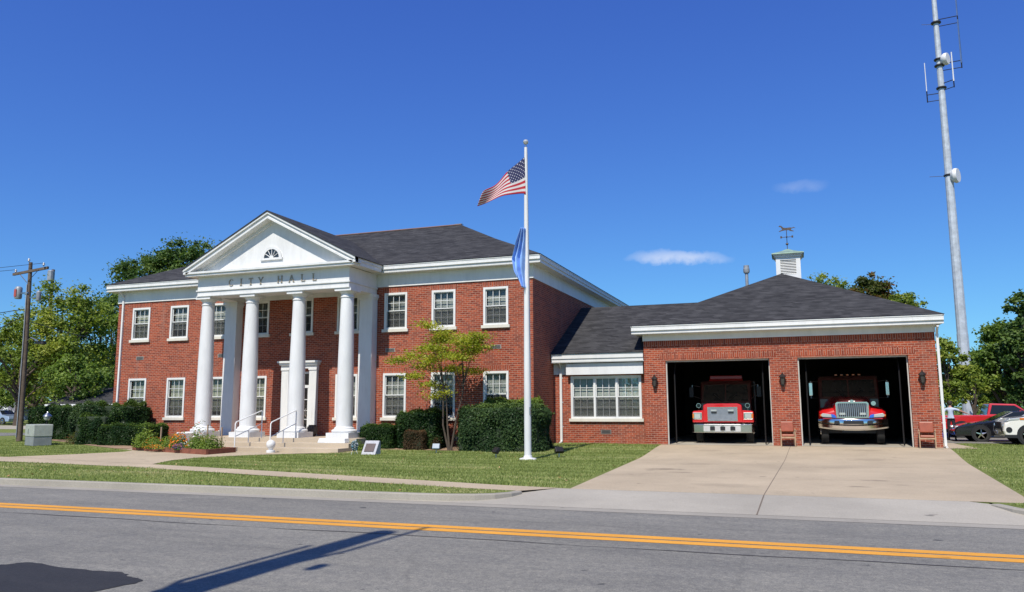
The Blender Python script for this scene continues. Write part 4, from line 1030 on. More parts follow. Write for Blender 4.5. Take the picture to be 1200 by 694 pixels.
# ================================================================== FLAGPOLE AND FLAGS
FP = (-8.62, 25.34)
fp = empty('flagpole', (FP[0], FP[1], -.12), 0, 'tall white flagpole with a ball finial standing in the lawn', 'flagpole')
MB().tube([(0, 0, 0), (0, 0, 3), (0, 0, 7), (0, 0, 10.85)], [.12, .115, .09, .055], 16).build('pole', WH, fp, smooth=True)
MB().lathe([(.30, 0), (.28, .05), (.15, .07), (.14, .13), (.12, .14)], (0, 0, 0), 20).build('base', WH, fp, smooth=True)
MB().lathe([(.01, .0), (.07, .03), (.10, .10), (.07, .17), (.01, .20)], (0, 0, 10.95), 16).build('finial', LENS, fp, smooth=True)
MB().tube([(0, 0, 10.8), (0, 0, 11.0)], .03, 8).build('truck', STEEL, fp)
mb = MB(); mb.tube([(.10, -.05, 1.5), (.085, -.07, 10.6)], .006, 4); mb.box(.09, .13, -.09, -.03, 1.5, 1.75); mb.build('halyard', STEEL, fp)
def flag_mesh(name, fn, nu, nv, mat, label):
    me = bpy.data.meshes.new(name); V = []; Fc = []; UV = []
    for i in range(nu+1):
        for j in range(nv+1): V.append(fn(i/nu, j/nv)[:])
    for i in range(nu):
        for j in range(nv):
            a = i*(nv+1)+j; Fc.append((a, a+nv+1, a+nv+2, a+1))
    o0 = Vector(V[0]); me.from_pydata([tuple(Vector(v)-o0) for v in V], [], Fc)
    uv = me.uv_layers.new(name='UV')
    for l in me.loops:
        i, j = divmod(l.vertex_index, nv+1); uv.data[l.index].uv = (i/nu, j/nv)
    for p in me.polygons: p.use_smooth = True
    me.materials.append(mat); o = bpy.data.objects.new(name, me); col.objects.link(o); o.location = o0
    sm = o.modifiers.new('s', 'SOLIDIFY'); sm.thickness = .006
    return tag(o, label, 'flag')
# stars and stripes material in uv space (u along the fly, v up the hoist)
m, nt2, b = _new('stars_and_stripes'); uvn = N(nt2, 'ShaderNodeTexCoord'); sp_ = N(nt2, 'ShaderNodeSeparateXYZ'); nt2.links.new(uvn.outputs['UV'], sp_.inputs[0])
def M2(op, a, b_=None):
    n = N(nt2, 'ShaderNodeMath', operation=op)
    for i, q in enumerate((a, b_)):
        if q is None: continue
        if isinstance(q, (int, float)): n.inputs[i].default_value = q
        else: nt2.links.new(q, n.inputs[i])
    return n.outputs[0]
U, Vv = sp_.outputs[0], sp_.outputs[1]
st = M2('LESS_THAN', M2('MODULO', M2('MULTIPLY', Vv, 13), 2), 1)
stripes = mixc(nt2, (.60, .585, .57), (.42, .010, .025), st)
inc = M2('MULTIPLY', M2('LESS_THAN', U, .40), M2('GREATER_THAN', Vv, 6/13))
cu_, cv_ = M2('MULTIPLY', U, 11/.4), M2('MULTIPLY', M2('SUBTRACT', Vv, 6/13), 9*13/7)
par = M2('LESS_THAN', M2('MODULO', M2('ADD', M2('FLOOR', cu_), M2('FLOOR', cv_)), 2), .5)
du, dv_ = M2('SUBTRACT', M2('FRACT', cu_), .5), M2('SUBTRACT', M2('FRACT', cv_), .5)
star = M2('MULTIPLY', par, M2('LESS_THAN', M2('ADD', M2('MULTIPLY', du, du), M2('MULTIPLY', dv_, dv_)), .075))
cant = mixc(nt2, (.008, .012, .075), (.5, .5, .55), star)
cc = mixc(nt2, stripes, cant, inc); nt2.links.new(cc, b.inputs['Base Color']); b.inputs['Roughness'].default_value = .7
trn = N(nt2, 'ShaderNodeBsdfTranslucent'); nt2.links.new(cc, trn.inputs[0]); mx = N(nt2, 'ShaderNodeMixShader'); mx.inputs[0].default_value = .12
nt2.links.new(b.outputs[0], mx.inputs[1]); nt2.links.new(trn.outputs[0], mx.inputs[2]); nt2.links.new(mx.outputs[0], nt2.nodes['Material Output'].inputs[0]); USF = m
def usfn(u, v):
    # drooping fly: top edge falls away from the hoist, cloth rippled
    YY = FP[1]
    hoist = at(614.6, 184, YY-.08).lerp(at(616.2, 228, YY-.08), 1-v)
    tip_t, tip_b = at(571, 231, YY), at(562.5, 244, YY)
    topm, botm = at(592, 208, YY), at(600, 230, YY)
    tt, tb = at(572, 229, YY), at(563, 243, YY)
    q = lambda a, m_, e: a*(1-u)**2+(m_*2-(a+e)*.5)*2*u*(1-u)+e*u*u
    top = q(at(614.6, 184, YY-.08), topm, tt); bot = q(at(616.2, 228, YY-.08), botm, tb)
    p = bot.lerp(top, v)
    p.y += -.35*u+.11*math.sin(u*9+v*2.2)*(u**.6); p.z += .035*math.sin(u*11+v*3)*u
    return p
flag_mesh('national_flag', usfn, 48, 26, USF, 'stars and stripes flag streaming left from the top of the flagpole')
BF = simple('blue_flag', (.24, .42, .88), .6, 0, .35, 2.2)
def kyfn(u, v):
    YY = FP[1]-.10
    a = at(612.5, 268, YY); pts = [(612.5, 268), (606, 286), (600.5, 304), (603, 318), (612, 337)]
    right = [(616, 268), (616.3, 285), (616.6, 300), (616.8, 318), (616.5, 338)]
    t = (1-v)*4; i = min(int(t), 3); f = t-i
    f = f*f*(3-2*f)*.5+f*.5
    L = at(*pts[i], YY).lerp(at(*pts[i+1], YY), f); Rr = at(*right[i], YY).lerp(at(*right[i+1], YY), f)
    p = L.lerp(Rr, 1-u); p.y += -.05+.14*math.sin(u*15+v*2.5)+.04*math.sin(v*9+u*3); return p
flag_mesh('state_flag', kyfn, 30, 30, BF, 'plain looking blue flag hanging limp halfway up the flagpole')

# ================================================================== LAWN FURNITURE
mo = empty('monument', (-15.22, 26.4, h(26.4)), 0, 'small slanted grey granite memorial stone with dark plaque on the lawn', 'monument')
GRN = simple('granite', (.40, .40, .42), .6, 0, .25, 30)
MB().prism([(-.22, 0), (.24, 0), (.20, .50), (.12, .52)], 'x', -.30, .30).build('stone', GRN, mo, bevel=.015)
m_ = MB(); m_.M = Matrix.Translation((0, -.055, .26)) @ Matrix.Rotation(-math.atan2(.34, .52), 4, 'X'); m_.box(-.20, .20, -.022, -.002, -.17, .17); m_.build('plaque', simple('plaque', (.13, .10, .09), .4, .4), mo)
fl = empty('flower_wreath', (-15.80, 26.2, h(26.2)), 0, 'small spray of blue and white flowers on a stand left of the memorial stone', 'flowers')
mb = MB()
for a in (0, 2.1, 4.2): mb.tube([(math.cos(a)*.14, math.sin(a)*.14, 0), (0, 0, .45)], .008, 4)
mb.build('stand', WH, fl)
n = 260; d = rng.normal(size=(n, 3)); d /= np.linalg.norm(d, axis=1)[:, None]; Pp = d*rng.uniform(.3, 1, (n, 1))**.5*np.array([.14, .12, .22])+np.array([0, 0, .34])
leaf_mesh('flower_heads', Pp, .07, m_leaf('flower_blue', [(0, (.03, .08, .05)), (.35, (.10, .28, .36)), (.7, (.65, .68, .70)), (1, (.05, .06, .12))], .1), fl)
def flood(x, y, tilt, rz, label, face):
    r = empty('floodlight', (x, y, h(y)), rz, label, 'floodlight', 'floodlights on the lawn')
    MB().tube([(0, 0, 0), (0, 0, .16)], .025, 8).build('stake', STEEL, r)
    M = Matrix.Translation((0, 0, .26)) @ Matrix.Rotation(tilt, 4, 'X')
    m_ = MB(M); m_.box(-.15, .15, -.07, .07, -.11, .11, top=(.01, .01)); m_.build('housing', face, r, bevel=.02)
    m_ = MB(M); m_.box(-.13, .13, -.078, -.071, -.09, .09); m_.build('lens', LENS if face is STEEL else GLDK, r)
    MB().tube([(-.16, 0, .26), (-.17, 0, .16), (.17, 0, .16), (.16, 0, .26)], .012, 5).build('yoke', IRON, r)
flood(-13.05, 27.55, R_(-25), R_(10), 'small floodlight with pale face turned to the road beside the ornamental tree', STEEL)
flood(-9.98, 25.9, R_(40), R_(140), 'dark floodlight tilted up on the lawn just left of the flagpole', IRON)
flood(-7.95, 26.75, R_(40), R_(215), 'dark floodlight on the lawn right of the flagpole near the downspout', IRON)
# raised flower bed
pb = empty('flower_bed', (-23.6, 25.9, -.12), 0, 'raised planting bed edged with red brown timber before the steps', 'flower bed')
TIM = simple('red_timber', (.20, .065, .035), .8, 0, .3, 5)
cor = [(-3.10, .45), (2.42, -1.45), (2.42, .25), (-2.6, 1.3)]
for i in range(4):
    a, b = Vector(cor[i]), Vector(cor[(i+1) % 4]); n_ = Vector((-(b-a).y, (b-a).x)).normalized()*.1
    MB().prism([a[:], b[:], (b+n_)[:], (a+n_)[:]], 'z', 0, .20+.004*i).build('border', TIM, pb)
MB().prism([(c_[0]*.95, c_[1]*.95) for c_ in cor], 'z', 0, .15).build('soil', MUL, pb)
for i, (x, y, hh) in enumerate(((-25.0, 26.15, .85), (-22.75, 26.3, .95), (-21.95, 26.2, .85), (-23.9, 25.7, .5))):
    o = MB().box(-.022, .022, -.022, .022, 0, hh).build('garden_stake', simple('stake_wood', (.35, .24, .16), .8)); o.location = (x, y, .02)
    tag(o, ['wooden garden stake standing at the left end of the flower bed', 'wooden garden stake among the plants at the middle of the bed', 'wooden garden stake near the right end of the flower bed', 'short garden stake beside the orange flowers in the bed'][i], 'stake', 'stakes in the flower bed')
def bush(name, c, r, n, size, mat, label, cat='plant', group='plants in the flower bed', flowers=None):
    root = empty(name, c, 0, label, cat, group)
    d = rng.normal(size=(n, 3)); d /= np.linalg.norm(d, axis=1)[:, None]; d[:, 2] = np.abs(d[:, 2])
    P_ = d*rng.uniform(.15, 1, (n, 1))**.5*np.array(r)*(1+.25*rng.normal(size=(n, 1))*.6); P_[:, 2] = np.maximum(P_[:, 2], .01)
    leaf_mesh('foliage', P_, size, mat, root, .5+.3*np.sin(P_[:, 0]*7)*np.cos(P_[:, 2]*9), normals=d)
    mb = MB()
    for k in range(6):
        a = k*1.05; mb.tube([(0, 0, 0), (math.cos(a)*r[0]*.5, math.sin(a)*r[1]*.5, r[2]*.7)], .008, 4)
    mb.build('stem', BARK, root)
    if flowers is not None:
        mf, nf, zf = flowers; d = rng.normal(size=(nf, 3)); d /= np.linalg.norm(d, axis=1)[:, None]; d[:, 2] = np.abs(d[:, 2]); d[:, 1] = -np.abs(d[:, 1])
        leaf_mesh('blossom', d*np.array(r)*1.05+np.array([0, 0, .02]), zf, mf, root, normals=d)
    return root
FO = m_leaf('blossom_orange', [(0, (.55, .13, .02)), (1, (.75, .25, .03))], .2); FR = m_leaf('blossom_red', [(0, (.35, .05, .04)), (1, (.55, .12, .06))], .2); FP_ = m_leaf('blossom_purple', [(0, (.08, .03, .12)), (1, (.2, .1, .25))], .2)
zb = .02
bush('flowering_plant', (-25.9, 26.25, zb), (.55, .45, .75), 1500, .085, LV['light'], 'tall light green plant at the left end of the flower bed')
bush('flowering_plant', (-25.1, 26.0, zb), (.6, .4, .42), 1200, .07, LV['light'], 'feathery low green plant with orange blooms left in the bed', flowers=(FO, 40, .06))
bush('flowering_plant', (-24.2, 25.9, zb), (.45, .4, .55), 1000, .08, LV['light'], 'bright leafy green plant behind the first stake')
bush('flowering_plant', (-23.5, 25.6, zb), (.42, .35, .62), 800, .08, LV['green'], 'plant covered in orange flowers at the middle of the bed', flowers=(FO, 110, .09))
bush('flowering_plant', (-23.1, 25.15, zb), (.28, .25, .22), 300, .06, LV['dark'], 'low plant with small purple flowers at the front of the bed', flowers=(FP_, 90, .06))
bush('flowering_plant', (-22.75, 25.75, zb), (.35, .35, 1.0), 600, .075, LV['light'], 'slender upright plant taller than the rest of the bed', flowers=(FR, 40, .06))
bush('flowering_plant', (-22.45, 25.45, zb), (.55, .4, .55), 1200, .07, LV['green'], 'round green plant right of the orange flowers')
bush('flowering_plant', (-21.75, 25.35, zb), (.5, .5, .62), 1700, .07, LV['light'], 'dense fresh green plant at the right end of the flower bed')
bush('flowering_plant', (-24.6, 25.45, zb), (.5, .2, .16), 400, .06, LV['light'], 'low row of tiny orange flowers along the front timber', flowers=(FO, 70, .05))
# utility box
ub = empty('utility_box', (-34.4, 28.2, h(28.2)), R_(-24), 'pale green electrical cabinet with darker base on the left lawn', 'utility box')
UBM = simple('pale_green_metal', (.36, .38, .33), .5, 0, .12, 4)
MB().box(-.68, .68, -.42, .42, .42, 1.0).build('lid', UBM, ub, bevel=.04)
MB().box(-.66, .66, -.40, .40, 0, .42).build('base', simple('grey_metal', (.23, .245, .24), .5, 0, .15, 4), ub, bevel=.02)
MB().box(-.15, -.09, -.435, -.42, .55, .8).build('handle', STEEL, ub)
lp = empty('garden_lamp', (-36.1, 30.0, h(30)), 0, 'small black post lamp with a domed glass top behind the electrical cabinet', 'lamp')
MB().tube([(0, 0, 0), (0, 0, 1.1)], .04, 8).build('post', IRON, lp)
MB().lathe([(.10, 1.1), (.16, 1.18), (.17, 1.3)], (0, 0, 0), 12).build('lamp_glass', LENS, lp, smooth=True)
MB().lathe([(.22, 1.3), (.16, 1.38), (.05, 1.47), (.01, 1.55)], (0, 0, 0), 12).build('lamp_cap', STEEL, lp, smooth=True)

# ================================================================== HEDGES AND SHRUBS
g0 = 'clipped shrubs along the city hall front'
hedge('clipped_shrub', -12.75, -9.35, 28.7, 30.6, h(29), 1.70, 'boxhedge', .085, 'largest clipped boxwood block at the right corner of city hall', 520, .18, g0, 'shrub', .06)
hedge('clipped_shrub', -12.3, -9.9, 30.62, 30.98, .0, 1.98, 'light', .07, 'narrow light green shrub showing behind the largest boxwood block', 420, .1, g0, 'shrub', .05)
hedge('clipped_shrub', -15.75, -13.9, 29.3, 30.6, h(30), 1.50, 'hedge', .075, 'dark yew block with overhanging top left of the ornamental tree', 620, .14, g0, 'shrub', .06)
hedge('clipped_shrub', -15.2, -14.25, 28.85, 29.28, h(29), .72, 'redtip', .05, 'small reddish barberry shrub in front of the dark yew block', 700, .08, g0, 'shrub', .03)
hedge('clipped_shrub', -17.45, -15.85, 29.1, 30.2, h(29.5), .93, 'hedge', .065, 'low dark green block between the right pilaster and the yew', 700, .12, g0, 'shrub', .03)
hedge('clipped_shrub', -31.3, -28.3, 28.7, 30.3, h(29), .90, 'hedge', .07, 'long low dark shrub behind the flower bed near the leftmost column', 500, .12, g0, 'shrub', .05)
hedge('clipped_shrub', -34.6, -32.4, 30.0, 30.85, h(30), 1.90, 'boxhedge', .08, 'tall green shrub with pale top left of the city hall corner', 480, .14, g0, 'shrub', .08)
hedge('clipped_shrub', -32.7, -30.1, 29.6, 30.85, h(30), 1.85, 'hedge', .08, 'tall spreading dark yew under the leftmost ground floor windows', 480, .22, g0, 'shrub', .12)
hedge('clipped_shrub', -33.3, -31.2, 29.0, 30.2, h(29.5), 1.35, 'hedge', .075, 'rounded dark shrub in front of the spreading yew', 520, .25, g0, 'shrub', .07)
hedge('hedge_row', -39.4, -35.0, 31.5, 32.8, .03, 1.80, 'hedge', .085, 'long tall dark hedge running behind the electrical cabinet', 330, .12, None, 'hedge', .06)
bush('low_shrub', (-33.2, 29.2, h(29)), (.55, .4, .55), 700, .075, LV['autumn'], 'small yellow green and pink shrub before the rounded dark shrub', group=g0)
bush('low_shrub', (-17.0, 28.3, h(28.3)), (.5, .3, .42), 700, .06, LV['light'], 'small yellow green shrub behind the blue and white flowers', group=g0)
bush('low_shrub', (-13.9, 29.3, h(29)), (.25, .25, .55), 350, .06, LV['redtip'], 'sparse reddish shrub at the foot of the ornamental tree', group=g0)
# ornamental tree: layered, several stems
def ornamental():
    root = empty('ornamental_tree', (-13.15, 29.0, h(29)), 0, 'small ornamental tree with layered yellow green leaves before the brick wall', 'tree')
    tips = [(-2.35, 3.6), (-1.9, 3.75), (-1.5, 3.3), (-1.5, 4.1), (-1.05, 4.55), (-.9, 2.55), (-.75, 3.6), (-1.15, 5.0), (-.4, 4.65), (-.35, 4.1), (-.2, 3.3), (.2, 4.5), (.3, 3.7), (.65, 3.1), (.75, 4.2), (1.0, 3.6), (1.15, 4.35), (1.45, 4.15), (1.6, 4.55), (-1.75, 2.95), (-.55, 2.2), (-.7, 4.5), (-1.0, 3.95), (.45, 4.05), (1.25, 3.95)]
    P_ = []; T_ = []
    mb = MB()
    st = [[(0, 0, -.05), (-.1, 0, .9), (-.15, 0, 1.9), (-.35, 0, 2.8)], [(.05, 0, -.05), (.25, .05, 1.2), (.55, 0, 2.2), (.6, 0, 3.1)], [(-.05, 0, 0), (-.3, 0, 1.0), (-.25, -.1, 2.2), (-.1, 0, 3.2)]]
    for s_ in st: mb.tube(s_, [.05, .036, .025, .015], 7)
    rd = random.Random(3)
    for x, z_ in tips:
        x *= .88
        y = rd.uniform(-.9, .9); e = Vector((x, y, z_)); k = 0 if x < -.3 else 1
        a = Vector(st[k][2]).lerp(Vector(st[k][3]), rd.random()); m_ = a.lerp(e, .55)+Vector((0, 0, .12)); mb.tube([a, m_, e], [.018, .012, .006], 5)
        for q in range(3):
            c = e+Vector((rd.uniform(-.3, .3), rd.uniform(-.35, .35), rd.uniform(-.1, .12))); n = 120
            pp = rng.normal(size=(n, 3))*np.array([.24, .24, .075])+np.array(c); P_.append(pp); T_.append(np.full(n, rd.uniform(.25, .8)))
    leaf_mesh('crown', np.concatenate(P_), .10, LV['orn'], root, np.concatenate(T_), up_bias=.8)
    mb.build('trunk', BARK, root, smooth=True)
ornamental()

# ================================================================== TREES
def T(px, py_top, Y, halfpx, zlow, kind, ncl, nl, size, label, seed, group='trees behind the buildings', name='broadleaf_tree', tr=.3, op=.55, ry=None):
    nl = int(nl*1.9); ncl = int(ncl*1.25); op *= 1.12
    top = at(px, py_top, Y); L = at(px-halfpx, (py_top+420)/2, Y); Rr = at(px+halfpx, (py_top+420)/2, Y); rx = (Rr.x-L.x)/2
    b = at(px, 470, Y)
    return tree(name, (b.x, Y, .03), top.z, rx, ry or rx*.8, zlow, kind, ncl, nl, size, label, group, tr, seed, open_=op)
gl = 'trees left of city hall'
T(22, 372, 56, 40, 2.6, 'yellowgreen', 42, 6500, .30, 'sparse yellow green tree at the left edge behind the wooden pole', 1, gl, op=.42)
T(66, 328, 60, 48, 3.2, 'yellowgreen', 60, 10000, .30, 'tall loose yellow green tree right of the wooden pole', 2, gl, op=.40)
T(112, 352, 66, 42, 2.0, 'green', 50, 9000, .32, 'mid green tree beside the left wall of city hall', 3, gl, op=.5)
T(128, 340, 84, 30, 4, 'dark', 40, 6000, .36, 'dark tree standing behind the mid green one left of city hall', 4, gl, op=.5)
T(38, 410, 74, 50, 1.0, 'green', 40, 8000, .32, 'low bushy green tree filling the gap behind the wooden pole', 5, gl, op=.55)
T(88, 415, 52, 32, 1.2, 'green', 34, 6000, .26, 'low green tree over the white fascia of the small house', 16, gl, op=.55)
T(-30, 390, 60, 55, 1.5, 'green', 36, 6000, .32, 'green tree just beyond the left edge of the view', 6, gl, op=.5)
T(170, 296, 82, 42, 13, 'dark', 110, 15000, .36, 'tall dark tree rising behind the left end of the city hall roof', 7, op=.33)
T(210, 281, 84, 44, 13, 'dark', 120, 16000, .36, 'tallest dark tree behind the city hall roof beside the pediment', 8, op=.32)
T(1029, 318, 70, 32, 8.2, 'autumn', 60, 6500, .26, 'tree with a few reddish leaves showing over the garage roof', 9, op=.48)
T(1070, 340, 66, 26, 7, 'yellowgreen', 34, 2600, .22, 'thin yellow green treetop over the right end of the garage roof', 10, op=.4)
T(974, 316, 74, 38, 9, 'yellowgreen', 50, 2400, .20, 'bare looking treetop just right of the cupola', 11, op=.35, tr=.2)
gr = 'trees right of the garage'
T(1113, 395, 52, 26, 1.3, 'yellowgreen', 40, 6500, .20, 'light yellow green tree between the garage corner and the tower', 12, gr, op=.45, tr=.12)
T(1140, 425, 56, 20, 1.2, 'yellowgreen', 28, 3600, .20, 'small yellow green tree right in front of the steel tower base', 13, gr, op=.42, tr=.10)
T(1178, 372, 60, 34, 1.0, 'green', 60, 12000, .24, 'large full green tree at the right edge behind the parked cars', 14, gr, op=.5)
T(1205, 345, 58, 28, 1.0, 'dark', 50, 9000, .24, 'dark green tree cut off by the right edge of the view', 15, gr, op=.5)
T(1152, 400, 72, 30, 1.5, 'green', 40, 6000, .26, 'green tree in the distance right behind the steel tower', 17, gr, op=.5)
tree('broadleaf_tree', (10.3, 25.6, -.1), 7.5, 2.3, 2.2, 3.0, 'green', 40, 6000, .15, 'green lawn tree beyond the right edge of the view, shading the grass', gr, .18, 21)
# distant tree belt closing the horizon
Pp = []
for k in range(420):
    a = rng.uniform(R_(-80), R_(60)); d_ = rng.uniform(150, 190); c = np.array([math.sin(a)*d_, math.cos(a)*d_, rng.uniform(1, 7)])
    Pp.append(c+rng.normal(size=(70, 3))*np.array([3.2, 3.2, 1.9]))
Pp = np.concatenate(Pp); Pp[:, 2] = np.abs(Pp[:, 2])
o = leaf_mesh('distant_trees', Pp, 1.1, LV['green'], None); tag(o, 'distant belt of trees along the horizon', 'woods', kind='stuff')

# ================================================================== GRASS
polys = [[(-48, 15.0), (-7.6, 14.95), (-6.2, 15.2), (-5.75, 15.8), (-8, 16.25), (-13.6, 17.5), (-19.3, 18.8), (-25.4, 19.45), (-48, 19.8)],
         [(-19.25, 19.92), (-12.9, 18.52), (-6.43, 16.97), (-4.9, 16.72), (-5.45, 33.4), (-9.95, 33.8), (-10.0, 31), (-10.3, 28.8), (-16.5, 28.8), (-17.3, 26.7), (-19.4, 24.6), (-20.2, 22.9), (-20.05, 21.6)],
         [(-48, 21.9), (-27.6, 21.4), (-26.7, 23.1), (-26.1, 25.3), (-27.2, 26.6), (-30, 27.6), (-38, 31.3), (-48, 31)],
         [(4.05, 17.85), (30, 18.0), (30, 36.5), (6.1, 37.5), (6.1, 34), (5.2, 32.9)], [(3.6, 15.6), (4.2, 15.1), (30, 14.95), (30, 16.7), (4.2, 16.7), (3.4, 16.4)]]
GL = m_leaf('grass_blade', [(0, (.16, .20, .05)), (.5, (.245, .30, .09)), (.8, (.35, .37, .14)), (1, (.46, .42, .22))], .3, .6)
Ps = []
for pi, pl in enumerate(polys):
    xs, ys = [p[0] for p in pl], [p[1] for p in pl]; A = (max(xs)-min(xs))*(max(ys)-min(ys))
    n = int(A*(620 if pi in (0, 1, 4) else 330)); X = rng.uniform(min(xs), max(xs), n); Yv = rng.uniform(min(ys), max(ys), n)
    k = in_poly(X, Yv, pl); X, Yv = X[k], Yv[k]
    ang = np.arctan2(X, Yv); vis = (ang > R_(-56)) & (ang < R_(17)); keep = vis & (rng.random(len(X)) < np.clip(24/np.maximum(Yv, 1), .35, 1.0)**1.0); X, Yv = X[keep], Yv[keep]
    Ps.append(np.stack([X, Yv], 1))
G = np.concatenate(Ps); n = len(G)
hh = rng.uniform(.025, .06, n)*(1+.3*np.sin(G[:, 0]*1.3)*np.sin(G[:, 1]*2.1)); a = rng.uniform(0, 2*PI, n); wd = rng.uniform(.006, .012, n)*1.3
z0_ = hv(G[:, 1])-.004; lean = rng.normal(0, .022, (n, 2))
V = np.zeros((n, 3, 3)); V[:, 0] = np.stack([G[:, 0]-np.cos(a)*wd, G[:, 1]-np.sin(a)*wd, z0_], 1); V[:, 1] = np.stack([G[:, 0]+np.cos(a)*wd, G[:, 1]+np.sin(a)*wd, z0_], 1)
V[:, 2] = np.stack([G[:, 0]+lean[:, 0], G[:, 1]+lean[:, 1], z0_+hh], 1)
me = bpy.data.meshes.new('grass'); me.vertices.add(3*n); me.vertices.foreach_set('co', V.ravel()); me.loops.add(3*n); me.loops.foreach_set('vertex_index', np.arange(3*n)); me.polygons.add(n)
me.polygons.foreach_set('loop_start', np.arange(n)*3); me.polygons.foreach_set('loop_total', np.full(n, 3)); me.update(calc_edges=True)
# mown rows and dry patches are real differences between the blades
patch = np.clip(np.sin(G[:, 0]*.55+1.7*np.sin(G[:, 1]*.31))*np.sin(G[:, 1]*.83+1.2*np.sin(G[:, 0]*.47)+1)+.35*np.sin(G[:, 0]*2.3+G[:, 1]*1.9), 0, 1)
tone = .38+.34*patch*rng.uniform(.3, 1, n)+.16*np.sign(np.sin(G[:, 1]*2*PI/1.15+G[:, 0]*.25))*(G[:, 1] > 17)+.16*np.sin(G[:, 0]*.9+1)*np.sin(G[:, 1]*1.7)+.14*(G[:, 1] < 19)+rng.normal(0, .12, n)
at_ = me.attributes.new('rnd', 'FLOAT', 'FACE'); at_.data.foreach_set('value', np.clip(tone, 0, 1).astype(np.float32)); me.materials.append(GL)
o = bpy.data.objects.new('lawn_grass', me); col.objects.link(o); tag(o, 'short mown green grass of the lawns and verge', 'grass', kind='stuff')
# fallen leaves
Pp = []
for pl, cnt in ((polys[0], 70), (polys[1], 90)):
    xs, ys = [p[0] for p in pl], [p[1] for p in pl]; X = rng.uniform(max(min(xs), -24), max(xs), cnt); Yv = rng.uniform(min(ys), max(ys), cnt); k = in_poly(X, Yv, pl); Pp.append(np.stack([X[k], Yv[k], hv(Yv[k])+.04], 1))
o = leaf_mesh('fallen_leaves', np.concatenate(Pp), .07, m_leaf('dry_leaf', [(0, (.30, .16, .07)), (1, (.5, .34, .18))], .1), up_bias=1.5); tag(o, 'scattered dry brown leaves lying on the lawn', 'leaves', kind='stuff')

# ================================================================== UTILITY POLES
def wire(name, a, b, sag, label, r=.012):
    a, b = Vector(a), Vector(b); pts = [a.lerp(b, t/14)-Vector((0, 0, sag*4*(t/14)*(1-t/14))) for t in range(15)]
    o = MB().tube([p-a for p in pts], r, 4).build(name, BLACK); o.location = a; return tag(o, label, 'wire', 'overhead wires')
pu = empty('utility_pole', (-38.0, 30.05, 0), 0, 'weathered wooden utility pole with crossarm and transformer at the left', 'utility pole')
MB().tube([(0, 0, 0), (-.1, 0, 5), (-.23, 0, 9.4)], [.15, .12, .09], 12).build('pole', WOODP, pu, smooth=True)
mb = MB(); mb.add([(-1.25, -.1, 8.72), (1.0, .1, 8.98), (1.0, .1, 9.11), (-1.25, -.1, 8.85), (-1.25, -.2, 8.72), (1.0, -.0, 8.98), (1.0, -.0, 9.11), (-1.25, -.2, 8.85)], [(0, 1, 2, 3), (4, 5, 6, 7), (0, 1, 5, 4), (3, 2, 6, 7), (0, 4, 7, 3), (1, 5, 6, 2)])
mb.tube([(-.8, -.15, 8.8), (-.22, -.15, 8.3)], .02, 4); mb.tube([(.5, -.08, 8.95), (-.2, -.1, 8.35)], .02, 4); mb.build('crossarm', WOODP, pu)
for x, z_ in ((-1.15, 8.86), (.85, 9.10), (-.25, 9.4)): MB().lathe([(.03, 0), (.03, .06), (.07, .08), (.05, .13), (.06, .15), (.03, .2)], (x, -.1, z_), 10).build('insulator', GALV, pu)
tt = MB().lathe([(.15, 7.45), (.18, 7.50), (.18, 8.02), (.15, 8.08), (.05, 8.12)], (-.82, -.1, 0), 16).build('transformer', GALV, pu, smooth=True)
MB().box(-.70, -.1, -.14, -.06, 7.7, 7.78).build('bracket', STEEL, tt); MB().box(-.90, -.74, -.30, -.275, 7.55, 7.95).build('plate', simple('red_plate', (.40, .08, .06), .5), tt)
tt = MB().lathe([(.10, 7.3), (.12, 7.34), (.12, 7.75), (.06, 7.82)], (.55, 0, 0), 14).build('transformer', GALV, pu, smooth=True); MB().box(-.1, .4, -.05, .03, 7.45, 7.52).build('bracket', STEEL, tt)
mb = MB(); mb.tube([(-.15, 0, 5.1), (.3, -.05, 5.35), (.9, -.1, 5.15)], .03, 6); la = mb.build('lamp_arm', STEEL, pu)
MB().lathe([(.05, -.05), (.16, .0), (.14, .10), (.04, .16)], (1.25, -.1, 4.98), 12).build('lamp_head', IRON, la, smooth=True)
MB().box(.8, 1.35, -.2, 0, 5.0, 5.12).build('lamp_housing', IRON, la)
mb = MB(); mb.tube([(0, -.19, .2), (-.08, -.18, 5), (-.2, -.14, 8.2)], .025, 6); mb.build('conduit', GALV, pu)
wire('power_wire', (-39.1, 29.95, 9.05), (-95, 22, 9.6), .8, 'upper power wire running left from the crossarm end')
wire('power_wire', (-37.2, 29.95, 9.28), (-95, 24, 9.8), .8, 'upper power wire running left from the right end of the crossarm')
wire('power_wire', (-38.1, 30.0, 6.9), (-95, 30, 6.4), .9, 'sagging lower cable running left from the wooden pole', .02)
wire('power_wire', (-38.1, 30.0, 6.6), (-95, 52, 1.0), .2, 'thick cable dropping left towards the houses', .025)
wire('power_wire', (-37.9, 30.0, 6.2), (-60, 64, 8.0), .5, 'cable passing right through the tree crowns from the pole', .018)
p2 = at(62.5, 316, 75); pu2 = empty('utility_pole', (p2.x, 75, 0), 0, 'distant wooden utility pole whose top shows above the left trees', 'utility pole')
MB().tube([(0, 0, 0), (0, 0, p2.z)], [.3, .2], 8).build('pole', WOODP, pu2); MB().lathe([(.35, 0), (.4, .1), (.4, 1.3), (.3, 1.4)], (.1, -.4, p2.z-1.6), 10).build('transformer', GALV, pu2)
